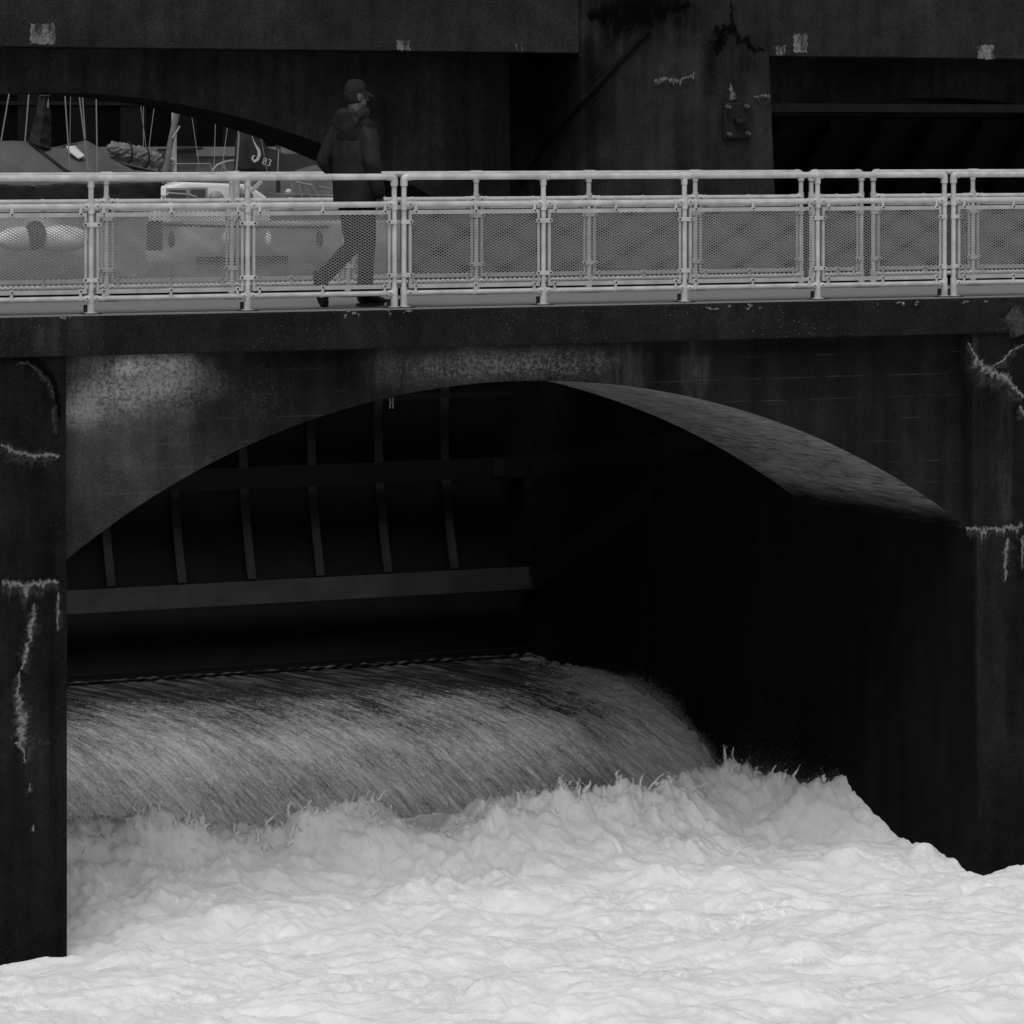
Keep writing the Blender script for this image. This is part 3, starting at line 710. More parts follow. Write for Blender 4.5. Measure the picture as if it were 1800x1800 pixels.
rb = thing('road_bridge', 'speckled dark concrete bridge across the top with shallow arches behind', 'bridge', (0, 7.45, 1))
zf = P(500, 88, 7.45).z
mb = MB(); mb.box((-14, 7.45, zf), (XR+.004, 8.0, 3.55)); mb.box((P(1352, 100, 7.45).x-.03, 7.45, zf-.01), (26, 8.0, 3.55)); o = mb.build('edge_beam', road_mat, rb); q = o.modifiers.new('bevel', 'BEVEL'); q.width = .012; q.segments = 2
mb = MB(); mb.box((-14, 8.0, zf+.25), (26, 12.5, zf+.6)); mb.build('deck', backarch_mat, rb)
def back_arch(x0, x1, xc, y0=9.1, y1=10.4):
    n = 40; pts = [(x0+(x1-x0)*i/n, 1.86-.060*(x0+(x1-x0)*i/n-xc)**2) for i in range(n+1)]
    mb = MB(); mb.grid([[(x, y0, z) for x, z in pts], [(x, y0, zf+.24) for x, z in pts]]); mb.grid([[(x, y1, z) for x, z in pts], [(x, y1, zf+.24) for x, z in pts]])
    mb.build('spandrel_wall', backarch_mat, rb)
    mb = MB(); mb.grid([[(x, y, z) for x, z in pts] for y in (y0, (y0+y1)/2, y1)]); mb.build('arch_soffit', soffit_back, rb)
soffit_back = plain('back_soffit_concrete', .035, .9, .05, var=.4, scale=4)
back_arch(-7.5, XR+.004, -.75); back_arch(6.75, 15.06, 9.9)
# old paint patches on the face of the road bridge
for (x0, y0, x1, y1) in ((54, 41, 96, 78), (697, 71, 720, 88), (906, 77, 918, 89), (1395, 60, 1419, 92), (1719, 79, 1747, 104), (1364, 80, 1380, 97)):
    a, b = P(x0, y0, 7.446), P(x1, y1, 7.446); m = MB()
    nx, nz = 10, 8; rows = []
    for j in range(nz+1):
        row = []
        for i in range(nx+1):
            e = (i in (0, nx))*random.gauss(0, .006); g = (j in (0, nz))*random.gauss(0, .006)
            row.append((a.x+(b.x-a.x)*i/nx+e, 7.446, a.z+(b.z-a.z)*j/nz+g))
        rows.append(row)
    m.grid(rows); m.build('paint_patch', wash_mat, rb)
pz = thing('dam_pier', 'far concrete dam pier beyond the right gate bay', 'pier', (16.1, YF, -7.5))
mb = MB(); mb.box((15.06, YF, -7.5), (17.3, 12, 3.6)); mb.build('pier_body', dampier_mat, pz)

def arcpt(c, rad, ang): return (c[0]+rad*math.cos(ang), c[1]+rad*math.sin(ang))
gate_rib = plain('gate_rib_paint', .024, .7, .1, var=.4, scale=3)
gl = thing('radial_gate', 'dark steel radial gate half hidden under the arch above the spilling water', 'sluice gate', (.2, 8.6, -4.1))
TC = (4.4, -1.66); GR = 4.9
a0, a1 = R(-30.2), R(12)
mb = MB(); n = 16
rows = [[(x, arcpt(TC, GR+d, a0+(a1-a0)*i/n)[0], arcpt(TC, GR+d, a0+(a1-a0)*i/n)[1]) for i in range(n+1)] for x in (-3.9, 4.40) for d in (0,)]
mb.grid(rows); rows = [[(x, arcpt(TC, GR+.03, a0+(a1-a0)*i/n)[0], arcpt(TC, GR+.03, a0+(a1-a0)*i/n)[1]) for i in range(n+1)] for x in (-3.9, 4.40)]; mb.grid(rows)
mb.build('skin_plate', gate_dark, gl)
xr0 = P(315, 870, 9.0).x
for k in range(-6, 6):
    x = xr0+.78*k
    if x > 4.2 or x < -3.8: continue
    m = MB(); lo_, hi_ = R(-19.0), R(11); n = 14
    m.grid([[(xx, *arcpt(TC, GR-.14, lo_+(hi_-lo_)*i/n)) for i in range(n+1)] for xx in (x-.045, x+.045)])
    m.grid([[(xx, *arcpt(TC, GR-.125, lo_+(hi_-lo_)*i/n)) for i in range(n+1)] for xx in (x-.045, x+.045)])
    m.grid([[(x, *arcpt(TC, rr, lo_+(hi_-lo_)*i/n)) for i in range(n+1)] for rr in (GR-.125, GR-.004)])
    m.build('rib', gate_rib, gl)
def gbeam(py_px, Yb, h, x0, x1, mat=gate_mat, dep=.28):
    z = P(py_px[0], py_px[1], Yb).z
    m = MB(); m.box((x0, Yb, z-h/2), (x1, Yb+.02, z+h/2)); m.box((x0, Yb+.021, z-.012), (x1, Yb+dep, z+.012)); m.build('beam', mat, gl)
gbeam((107, 1060), 8.42, .235, -3.9, P(940, 1012, 8.42).x)
gbeam((320, 845), 8.72, .22, -3.9, P(940, 815, 8.7).x, plain('gate_beam_dull', .0048, .7, .1))
gbeam((720, 698), 8.76, .05, -3.9, 4.3, plain('gate_beam_dull_top', .007, .7, .1))
z = P(107, 1190, 8.5).z; mb = MB(); mb.box((-3.9, 8.36, z-.02), (4.35, 8.50, z+.02)); mb.build('bottom_lip', gate_dark, gl)
arm_m = plain('gate_arm_paint', .009, .7, .1)
for (pa_, pb_) in (((945, 1018, 8.3), (1265, 790, 4.7)), ((945, 820, 8.6), (1250, 770, 4.7))):
    m = MB(); m.bar(P(*pa_), P(*pb_), .16, .24); m.build('arm', arm_m, gl)
m = MB(); c = P(875, 822, 8.62); m.box((c.x-.06, 8.60, c.z-.09), (c.x+.06, 8.66, c.z+.09)); m.build('hinge_bracket', arm_m, gl)

gr_ = thing('radial_gate', 'dark steel radial gate raised high in the right bay with a pale top beam', 'sluice gate', (10.8, 8.5, 0))
zb = P(1600, 190, 8.05).z
def skinpt(f): return (8.15+f*2.6, zb-.12-f*2.3)
m = MB(); m.grid([[(x, *skinpt(f/8)) for f in range(9)] for x in (6.75, 15.0)]); m.grid([[(x, skinpt(f/8)[0]+.03, skinpt(f/8)[1]+.03) for f in range(9)] for x in (6.75, 15.0)]); m.build('skin_plate', gate_dark, gr_)
x0 = P(1635, 195, 8.1).x
for k in range(-5, 7):
    x = x0+.66*k
    if x < 6.9 or x > 14.9: continue
    m = MB()
    for w in (-.02, .02):
        m.grid([[(x+w, *skinpt(f)) for f in (0, .5, 1)], [(x+w, skinpt(f)[0]-.11, skinpt(f)[1]-.13) for f in (0, .5, 1)]])
    m.grid([[(x+w, skinpt(f)[0]-.11, skinpt(f)[1]-.13) for f in (0, .5, 1)] for w in (-.02, .02)])
    m.build('rib', gate_dark, gr_)
m = MB(); m.box((6.74, 8.03, zb-.045), (15.02, 8.07, zb+.045)); m.box((6.74, 8.071, zb-.01), (15.02, 8.25, zb+.01)); m.build('beam', plain('gate_top_beam_paint', .030, .7, .1, var=.3), gr_)
z = P(1600, 236, 8.4).z; m = MB(); m.box((6.74, 8.36, z-.02), (15.02, 8.40, z+.02)); m.build('beam', gate_dark, gr_)

# ------------------------------------------------------------------ the railings
Z_TOP, Z_MID, Z_BOT = 1.068, .842, .118
R_TOP, R_MID, R_BOT, R_POST = .0265, .0245, .021, .0215
def local_mesh(fn, name, mats, smooth=True):
    m = MB(); fn(m); return m.mesh(name, mats, smooth)
def _post(m): m.tube([(0, 0, .012), (0, 0, Z_TOP-.01)], R_POST, 14)
def _toptee(m):
    m.tube([(-.052, 0, 0), (.052, 0, 0)], R_TOP+.0055, 14); m.tube([(0, 0, -.075), (0, 0, -.02)], R_POST+.006, 14)
def _midtee(m):
    m.tube([(-.062, 0, 0), (.062, 0, 0)], R_MID+.006, 14); m.tube([(0, -.004, -.055), (0, -.004, .05)], R_POST+.007, 14)
    m.cur = 1
    for sx in (-.045, .045): m.tube([(sx, -R_MID-.004, 0), (sx, -R_MID-.011, 0)], .006, 8)
def _bottee(m):
    m.tube([(-.055, 0, 0), (.055, 0, 0)], R_BOT+.006, 14); m.tube([(0, 0, -.04), (0, 0, .04)], R_POST+.006, 14)
    m.cur = 1
    for sx in (-.04, .04): m.tube([(sx, -R_BOT-.004, 0), (sx, -R_BOT-.011, 0)], .0055, 8)
def _elbow(sgn):
    def f(m):
        pts = [(0, 0, -.075), (0, 0, -.03)] + [(sgn*.032*(1-math.cos(a)), 0, -.03+.03*math.sin(a)) for a in (.4, .8, 1.2, 1.57)] + [(sgn*.062, 0, 0)]
        m.tube(pts, R_TOP+.005, 14)
    return f
def _halftee(sgn, zr):
    def f(m):
        m.tube([(0, 0, 0), (sgn*.062, 0, 0)], zr+.006, 14); m.tube([(0, 0, -.045), (0, 0, .045)], R_POST+.007, 14)
        m.cur = 1; m.tube([(sgn*.045, -zr-.004, 0), (sgn*.045, -zr-.011, 0)], .006, 8)
    return f
def _base(m):
    m.tube([(0, 0, .008), (0, 0, .078)], R_POST+.009, 14); m.tube([(0, 0, 0), (0, 0, .012)], .055, 16)
    m.cur = 1; m.box((-.075, -.06, -.004), (.075, .06, .005)); m.tube([(-.04, .02, .005), (-.04, .02, .07)], .016, 8)
def _clip(up, rr):
    s = 1 if up else -1                        # tab above (bottom rail) or below (mid rail) the pipe
    def f(m):
        n = 12
        m.tube([(-.012, 0, 0), (.012, 0, 0)], rr+.0045, 14)
        m.cur = 0; m.box((-.011, -rr-.004, min(0, s*.05)), (.011, -rr+.000, max(0, s*.05)))
        m.tube([(0, -rr-.006, s*.058), (0, -rr+.006, s*.058)], .019, 14)
        m.cur = 1; m.tube([(.002, -rr-.012, s*.058), (.002, -rr-.0055, s*.058)], .0085, 8)
    return f
def _strap(sides):
    def f(m):
        m.tube([(0, 0, -.019), (0, 0, .019)], R_POST+.0045, 14)
        for sgn in sides:
            m.cur = 0; m.box((min(0, sgn*.058), -R_POST-.003, -.017), (max(0, sgn*.058), -R_POST+.002, .017))
            m.tube([(sgn*.058, -R_POST-.004, 0), (sgn*.058, -R_POST+.003, 0)], .0175, 12)
            m.cur = 1; m.tube([(sgn*.056, -R_POST-.011, 0), (sgn*.056, -R_POST-.0035, 0)], .0085, 8)
    return f
RM = [rail_mat, bolt_mat]
POST = local_mesh(_post, 'post', rail_mat); TTEE = local_mesh(_toptee, 'top_tee', rail_mat)
MTEE = local_mesh(_midtee, 'tee_fitting', RM); BTEE = local_mesh(_bottee, 'tee_fitting', RM)
ELB = {s: local_mesh(_elbow(s), 'elbow_fitting', rail_mat) for s in (-1, 1)}
HMID = {s: local_mesh(_halftee(s, R_MID), 'tee_fitting', RM) for s in (-1, 1)}; HBOT = {s: local_mesh(_halftee(s, R_BOT), 'tee_fitting', RM) for s in (-1, 1)}
BASE = local_mesh(_base, 'post_base', [rail_mat, rust_mat])
CLIPM = local_mesh(_clip(False, R_MID), 'pipe_clip', RM); CLIPB = local_mesh(_clip(True, R_BOT), 'pipe_clip', RM)
STRAP = {k: local_mesh(_strap(k), 'panel_strap', RM) for k in ((-1, 1), (-1,), (1,))}

mesh_mat = plain('mesh_paint', .44, .5, .3, var=.1)
def strand_mesh(w, h, lw=.0435, sw=.0232, t=.0040):
    """expanded-metal mesh, local origin at the lower left corner"""
    nx = int(w/lw*2); nz = int(h/sw*2); dx, dz = w/nx, h/nz
    segs = []
    for j in range(nz):
        for i in range(nx):
            if (i+j) % 2 == 0: segs.append((i*dx, j*dz, (i+1)*dx, (j+1)*dz))
            else: segs.append(((i)*dx, (j+1)*dz, (i+1)*dx, j*dz))
    s = np.array(segs); d = np.stack([s[:, 2]-s[:, 0], s[:, 3]-s[:, 1]], 1); L = np.linalg.norm(d, axis=1)[:, None]; d /= L
    nrm_ = np.stack([-d[:, 1], d[:, 0]], 1); nrm_ *= np.sign(nrm_[:, 1:2])
    p = s[:, 0:2]; q = s[:, 2:4]
    # strand section: a flat strip leaning outwards, three-sided
    prof_ = ((-.5*t, .0045), (.5*t, -.0035), (.42*t, .0045))       # (across, depth)
    vs = []
    for e in (p, q):
        for a, y in prof_:
            w_ = e + nrm_*a; vs.append(np.stack([w_[:, 0], np.full(len(w_), y), w_[:, 1]], 1))
    v = np.stack(vs, 1).reshape(-1, 3)
    f0 = np.array([(0, 1, 4, 3), (1, 2, 5, 4), (2, 0, 3, 5)]); f = (f0[None]+6*np.arange(len(s))[:, None, None]).reshape(-1, 4)
    me = np_mesh('expanded_mesh', v, f, mesh_mat, smooth=False); return me

def railing(posts, Y, label, start_open=False, end_open=False, group=None):
    t = thing('railing_section', label, 'railing', (posts[0], Y, 0), 0, group)
    X0 = posts[0]
    def put(name, me, x, z, y=0):
        o = link(name, me, t); o.location = (x-X0, y, z); return o
    n = len(posts)
    for i, x in enumerate(posts):
        first, last = (i == 0 and not start_open), (i == n-1 and not end_open)
        put('post', POST, x, 0); put('post_base', BASE, x, -.002)
        if first or last:
            s = 1 if first else -1
            put('elbow_fitting', ELB[s], x, Z_TOP); put('tee_fitting', HMID[s], x, Z_MID); put('tee_fitting', HBOT[s], x, Z_BOT)
        else:
            put('tee_fitting', TTEE, x, Z_TOP); put('tee_fitting', MTEE, x, Z_MID); put('tee_fitting', BTEE, x, Z_BOT)
        sides = (1,) if first else (-1,) if last else (-1, 1)
        for z in (.70, .265): put('panel_strap', STRAP[sides], x, z)
    for i in range(n-1):
        a, b = posts[i], posts[i+1]
        for z, rr, nm in ((Z_TOP, R_TOP, 'top_rail'), (Z_MID, R_MID, 'mid_rail'), (Z_BOT, R_BOT, 'bottom_rail')):
            ins = .03 if nm == 'top_rail' else 0
            m = MB(); m.tube([(a-X0+(ins if i == 0 and not start_open else 0), 0, z), (b-X0-(ins if i == n-2 and not end_open else 0), 0, z)], rr, 16, caps=True)
            link(nm, m.mesh(nm, rail_mat, True), t)
        l, r = a-X0+.040, b-X0-.040; zt_, zb_ = .795, .155; fw, lip = .034, .030
        m = MB(); yf = -.016
        m.box((l, yf, zt_-fw), (r, yf+.004, zt_)); m.box((l, yf+.0045, zt_-.004), (r, yf+lip, zt_))
        m.box((l, yf, zb_), (r, yf+.004, zb_+fw)); m.box((l, yf+.0045, zb_), (r, yf+lip, zb_+.004))
        m.box((l, yf+.0005, zb_+fw+.0005), (l+.022, yf+.0035, zt_-fw-.0005)); m.box((l, yf+.0045, zb_+.0045), (l+.004, yf+lip, zt_-.0045))
        m.box((r-.022, yf+.0005, zb_+fw+.0005), (r, yf+.0035, zt_-fw-.0005)); m.box((r-.004, yf+.0045, zb_+.0045), (r, yf+lip, zt_-.0045))
        link('panel_frame', m.mesh('panel_frame', frame_mat), t)
        o = link('expanded_mesh', strand_mesh(r-l-.012, zt_-zb_-.012), t); o.location = (l+.006, yf+.012, zb_+.006); o['kind'] = 'stuff'
        for f in (0, .5, 1):
            x = l+.055+(r-l-.11)*f
            put('pipe_clip', CLIPM, x+X0, Z_MID); put('pipe_clip', CLIPB, x+X0, Z_BOT)
    return t
nx_ = lambda pxs, Y: [XP(p, Y) for p in pxs]
YFAR = 2.3
d_ = XP(435, 0)-XP(160, 0)
railing([XP(160, 0)-d_]+nx_((160, 435, 693), 0), 0, 'near pale grey railing section left of the double post, in front of the boats', start_open=True)
railing(nx_((710, 955, 1203, 1437, 1660), 0), 0, 'near pale grey railing section between the two double posts, over the arch crown')
railing(nx_((1676, 1880), 0), 0, 'near pale grey railing section at the right edge, above the right pier', end_open=True)
railing(nx_((-40, 187, 407, 611, 837, 1035, 1222, 1408), YFAR), YFAR, 'long far-side pale grey railing section running behind the walking man', start_open=True)
railing(nx_((1426, 1514), YFAR), YFAR, 'short single-bay far railing section beside the right-hand double posts')
railing(nx_((1535, 1710, 1890), YFAR), YFAR, 'far-side railing section at the right edge, in front of the raised gate', end_open=True)

# ------------------------------------------------------------------ the walking man
jacket_mat = plain('dark_jacket_cloth', .0115, .65, .25, var=.3, scale=18, bump=.25, bscale=120)
yoke_mat = plain('black_jacket_yoke', .0065, .75, .15, var=.2, scale=18)
trouser_mat = plain('black_trousers', .006, .9, .08, var=.25, scale=18)
skin_mat = plain('skin', .085, .6, .3, var=.15, scale=25)
hair_mat = plain('short_dark_hair', .018, .8, .15, var=.4, scale=80)
cap_mat = plain('dark_cap_cloth', .019, .85, .1, var=.2, scale=40)
shoe_mat = plain('black_shoe_leather', .008, .5, .3, var=.3, scale=20)
q = P(645, 537, .36)
q.x -= .0
man = thing('person', 'man in a dark hooded jacket and baseball cap walking right along the bridge', 'person', (q.x-.095, .36, -.002), R(17))
man.scale = (.97, .97, 1.03)
V = Vector
# joints (x ahead, y to his left)
hipR, kneeR, ankR = V((0, -.095, .92)), V((.035, -.10, .50)), V((.005, -.10, .09))
hipL, kneeL, ankL = V((-.01, .095, .92)), V((.055, .10, .49)), V((-.275, .105, .235))
shR, elR, wrR = V((.03, -.205, 1.44)), V((-.02, -.27, 1.15)), V((.06, -.265, .90))
shL, elL, wrL = V((.03, .205, 1.44)), V((-.10, .275, 1.17)), V((.08, .24, 1.00))
LEAN = lambda v: V((v[0]-.085*max(0, v[2]-.95)/.75, v[1], v[2]))
head = LEAN(V((.075, 0, 1.685)))
shR, elR, wrR, shL, elL, wrL = (LEAN(v_) for v_ in (V((.03, -.185, 1.425)), V((-.02, -.235, 1.15)), V((.05, -.235, .90)), V((.03, .19, 1.425)), V((-.09, .275, 1.17)), V((.08, .24, 1.00))))
hd = Matrix.Rotation(R(-14), 3, 'Z')              # the head turned a little to his right
def H(v): return head + hd @ V(v)
b = MB()
b.rings([((.0, 0, .90), (.10, 0, 0), (0, .15, 0)), ((.0, 0, 1.1), (.09, 0, 0), (0, .14, 0)), ((.02, 0, 1.3), (.11, 0, 0), (0, .17, 0)), ((.03, 0, 1.46), (.08, 0, 0), (0, .15, 0))])
b.chain([LEAN(V((.03, 0, 1.44))), LEAN(V((.055, 0, 1.56))), LEAN(V((.065, 0, 1.62)))], [.075, .062, .06])
b.ball(H((0, 0, .02)), (.090, .073, .102), 3); b.ball(H((.045, 0, -.055)), (.052, .055, .062), 2); b.ball(H((.06, 0, -.085)), (.03, .032, .03), 2)
b.chain([H((.092, 0, .012)), H((.112, 0, -.028))], [.011, .015], 8)
b.ball(H((.085, .028, .018)), (.014, .02, .01), 1); b.ball(H((.085, -.028, .018)), (.014, .02, .01), 1)
b.ball(H((.088, 0, -.062)), (.012, .024, .009), 1)
for s in (-1, 1): b.ball(H((-.005, s*.077, -.012)), (.022, .010, .034), 2); b.ball(H((.0, s*.082, -.036)), (.012, .008, .013), 1)
for A_, B_, C_ in ((shR, elR, wrR), (shL, elL, wrL)): b.chain([A_, B_, C_], [.05, .040, .028])
for A_, B_, C_ in ((hipR, kneeR, ankR), (hipL, kneeL, ankL)): b.chain([A_, B_, C_], [.075, .052, .038])
# right hand, relaxed: palm, four fingers and a thumb
def hand(w, d, side):
    d = V(d).normalized(); fw = V((1, 0, 0)); fw = (fw-d*fw.dot(d)).normalized(); lat = d.cross(fw).normalized()
    c0 = w+d*.085
    b.chain([w, w+d*.03], [.027, .03]); 
    for k, off in enumerate((-.028, -.010, .010, .027)):
        b.chain([w+d*.02+fw*off*.7, c0+fw*off], [.014, .012], 8)
        L = (.062, .078, .072, .055)[3-k]; base = c0+fw*off
        p1 = base+d*L*.5+lat*.010*side; p2 = p1+d*L*.33+lat*.018*side; p3 = p2+d*L*.2+lat*.016*side
        b.chain([base, p1, p2, p3], [.0105, .0095, .0085, .0075], 8)
    t0 = w+d*.035+fw*.026; b.chain([t0, t0+d*.032+fw*.022, t0+d*.066+fw*.026+lat*.008*side], [.013, .011, .009], 8)
hand(wrR, (.12, .0, -1), 1); hand(wrL, (.8, -.45, -.45), 1)
fuse('body', b, skin_mat, .0065, 3, man)
# trousers
b = MB()
b.rings([((-.005, 0, .86), (.115, 0, 0), (0, .150, 0)), ((0, 0, 1.0), (.11, 0, 0), (0, .15, 0)), ((.0, 0, 1.08), (.105, 0, 0), (0, .155, 0))])
b.chain([hipR, (hipR+kneeR)/2, kneeR, (kneeR+ankR)/2, ankR+V((0, 0, .0))], [.094, .084, .068, .064, .064])
b.chain([hipL, (hipL+kneeL)/2, kneeL, (kneeL+ankL)/2, ankL+V((.03, 0, .03))], [.094, .084, .068, .062, .062])
fold = lambda a, k: (lambda c: a*fbm(c[:, 0]*k, c[:, 1]*k, c[:, 2]*k*.6, oct=3, ridged=True))
fuse('trousers', b, trouser_mat, .011, 5, man, disp=fold(.012, 6))
# shoes
def shoe(name, ank, toe, up):
    ank, toe, up = V(ank), V(toe), V(up).normalized(); d = (toe-ank); d = (d-up*d.dot(up)).normalized(); L = d.cross(up)
    m = MB(); heel = ank-d*.055-up*.055
    for f, w, h in ((0, .034, .04), (.2, .038, .052), (.42, .037, .050), (.65, .046, .036), (.85, .047, .028), (1, .034, .022)):
        c = heel+d*(.035+.225*f)+up*(h-.012)
        m.ball(c, 1, 2, Matrix((d*.055, L*w, up*h)).transposed())
    m.tube([ank-up*.03, ank+up*.03], [.045, .048], 12)
    o = fuse(name, m, shoe_mat, .009, 3, man)
    m = MB(); pts = []
    for k in range(20):
        a = 2*math.pi*k/20; w = .047+.008*math.cos(a)
        pts.append(heel+d*(.115+.152*math.cos(a))+L*w*math.sin(a))
    n = len(pts); vs_ = [p-up*.028 for p in pts]+[p-up*.004 for p in pts]
    m.add(vs_, [tuple(reversed(range(n))), tuple(range(n, 2*n))]+[(i, (i+1) % n, (i+1) % n+n, i+n) for i in range(n)])
    so_ = link('sole', m.mesh('sole', plain('shoe_sole', .02, .8, .2), True), o)
shoe('shoe', (.005, -.10, .088), (.22, -.10, .06), (0, 0, 1))
shoe('shoe', ankL+V((.0, 0, -.01)), ankL+V((.07, 0, -.25)), (.95, 0, .28))
# jacket
b = MB()
RG = lambda rows: [(LEAN(V(c)), a_, b_) for c, a_, b_ in rows]
b.rings(RG([((-.01, 0, .835), (.150, 0, 0), (0, .205, 0)), ((-.01, 0, .90), (.152, 0, 0), (0, .205, 0)), ((-.012, 0, 1.05), (.144, 0, 0), (0, .198, 0)), ((.0, 0, 1.22), (.142, 0, 0), (0, .198, 0)),
         ((.012, 0, 1.34), (.136, 0, 0), (0, .198, 0)), ((.02, 0, 1.42), (.116, 0, 0), (0, .168, 0)), ((.035, 0, 1.49), (.09, 0, 0), (0, .112, 0)), ((.045, 0, 1.55), (.072, 0, 0), (0, .080, 0))]), 24)
b.chain([shR+V((0, .02, -.005)), (shR+elR)/2, elR, (elR+wrR)/2, wrR+V((0, 0, .01))], [.074, .074, .068, .060, .052])
b.chain([shL+V((0, -.02, -.005)), (shL+elL)/2, elL, (elL+wrL)/2, wrL], [.074, .074, .068, .060, .052])
fuse('jacket', b, jacket_mat, .009, 4, man, disp=lambda c: .016*fbm(c[:, 0]*4+c[:, 2]*1.2, c[:, 1]*5, c[:, 2]*2.2, oct=4, ridged=True)+.008*perlin(c[:, 0]*2+c[:, 2]*9, c[:, 1]*4-c[:, 2]*4, c[:, 2]*3))
# darker yoke across the shoulders: a shell just over the jacket
b = MB()
b.rings(RG([((.008, 0, 1.325), (.140, 0, 0), (0, .203, 0)), ((.012, 0, 1.35), (.140, 0, 0), (0, .203, 0)), ((.02, 0, 1.425), (.122, 0, 0), (0, .174, 0)), ((.035, 0, 1.495), (.095, 0, 0), (0, .118, 0)), ((.045, 0, 1.545), (.076, 0, 0), (0, .085, 0))]), 24)
b.ball(shR+V((-.002, .018, .0)), (.078, .078, .08), 2); b.ball(shL+V((-.002, -.018, .0)), (.078, .078, .08), 2)
fuse('jacket_yoke', b, yoke_mat, .010, 5, man, disp=fold(.009, 6))
# folded hood round the neck, hanging down the back
b = MB()
for k in range(19):
    a = R(38+k*(284/18)); back = (1-math.cos(a))/2
    c = V((.045+.088*math.cos(a)-.028*back, .105*math.sin(a), 1.535+.012*math.cos(a)*2-.018*back))
    b.ball(LEAN(c), (.032+.012*back, .032, .036+.018*back), 2)
for k in range(9):
    s = (k-4)/4; b.ball(LEAN(V((-.088+.03*abs(s), s*.10, 1.475-.05*(1-s*s)))), (.034, .05, .055-.012*abs(s)), 2)
for k in range(7):
    s = (k-3)/3; b.ball(LEAN(V((-.075+.02*abs(s), s*.075, 1.53))), (.035, .045, .05), 2)
fuse('hood', b, jacket_mat, .009, 5, man, disp=fold(.012, 9))
# hair and cap
b = MB(); b.ball(H((-.008, 0, .008)), (.094, .077, .102), 3)
hm = b.mesh('hair', hair_mat, 2)
bm = bmesh.new(); bm.from_mesh(hm)
dl = [v_ for v_ in bm.verts if (hd.inverted() @ (v_.co-head)).x > .035 or (hd.inverted() @ (v_.co-head)).z < -.075]
bmesh.ops.delete(bm, geom=dl, context='VERTS'); bm.to_mesh(hm); bm.free(); link('hair', hm, man)
b = MB(); n = 24; rws = []
for i in range(9):
    th = i/8*math.pi/2; rr = math.cos(th)**.6; zz = math.sin(th)
    rws.append([H((-.008+(.097*rr)*math.cos(2*math.pi*j/n), .081*rr*math.sin(2*math.pi*j/n), (.026+.024*math.cos(2*math.pi*j/n))*(1-zz)+.132*zz)) for j in range(n+1)])
b.grid(rws); b.grid([rws[0], [q_*1 - V((0, 0, .014)) for q_ in rws[0]]])
cap = link('cap', b.mesh('cap', cap_mat, 2), man); sm = cap.modifiers.new('thick', 'SOLIDIFY'); sm.thickness = .004
b = MB(); rws = []
for i in range(6):
    f = i/5; row = []
    for j in range(13):
        a = R(-62+124*j/12)
        r0x, r0y = .089*math.cos(a), .078*math.sin(a)
        ext = .088*f*max(0, math.cos(a*1.25))
        row.append(H((r0x+ext, r0y*(1+.02*f), .046-.045*f-.02*(j/6-1)**2*f-.004)))
    rws.append(row)
b.grid(rws); o = link('brim', b.mesh('brim', cap_mat, 2), cap); sm = o.modifiers.new('thick', 'SOLIDIFY'); sm.thickness = .005
b = MB(); b.tube([H((-.088, -.05, .016)), H((-.104, 0, .012)), H((-.088, .05, .016))], .007, 8); link('cap_strap', b.mesh('cap_strap', hair_mat, 2), cap)
b = MB(); b.ball(H((-.008, 0, .13)), .008, 1); link('cap_button', b.mesh('cap_button', cap_mat, 2), cap)

# ------------------------------------------------------------------ boats moored on the lake
white_hull = plain('white_boat_paint', .78, .35, .4, var=.08, scale=2)
deck_grey = plain('boat_deck_grey', .38, .6, .3, var=.15, scale=3)
dark_hull = plain('dark_boat_cloth', .014, .8, .15, var=.35, scale=5)
tarp_mat = plain('grey_tarpaulin', .085, .7, .25, var=.25, scale=2.5, bump=.2, bscale=12)
tarp_dark = plain('dark_tarpaulin', .018, .75, .2, var=.4, scale=3)
sail_mat = plain('furled_sailcloth', .16, .8, .2, var=.4, scale=8)
alloy = plain('white_mast_alloy', .45, .4, .4, var=.08)
wire = plain('steel_rigging_wire', .26, .4, .5, var=.1)
window_mat = plain('boat_window_tint', .06, .2, .5)
letter_mat = plain('white_sail_lettering', .55, .7, .2)
rubber = plain('black_rubber', .02, .7, .2)

def hull_mesh(x0, x1, Y, zs, zw, beam, bow=1):
    """a boat hull from x0 to x1 (bow end chosen) with sheer zs and waterline zw"""
    n = 22; rows = []; top = []
    for i in range(n+1):
        f = i/n; g = f if bow > 0 else 1-f
        x = x0+(x1-x0)*f
        bw_ = beam/2*(1-max(0, (g-.45)/.55)**2.2)*(1-.35*max(0, (.3-g)/.3)**2)
        sh = zs+.28*max(0, (g-.4))**1.6
        row = []
        for a in np.linspace(0, 1, 9):
            ang = (a*2-1); y = Y+bw_*math.copysign(abs(ang)**.45, ang) if abs(ang) > 1e-6 else Y
            z = sh-(sh-zw+.25)*(1-abs(ang)**2.4)
            row.append((x+(.35*(sh-z) if g > .97 else 0)*(-bow), y, z))
        rows.append(row); top.append((row[0], row[-1]))
    m = MB(); m.grid(rows); d = MB()
    d.grid([[(a_[0], a_[1]+(b_[1]-a_[1])*k/4, a_[2]+.03*math.sin(math.pi*k/4)+.002) for k in range(5)] for a_, b_ in top])
    return m, d
def stay(parent, pts, Y, w=.014, name='stay', mat=None):
    m = MB(); m.tube([P(a, b_, Y) for a, b_ in pts], w, 6); m.build(name, mat or wire, parent)
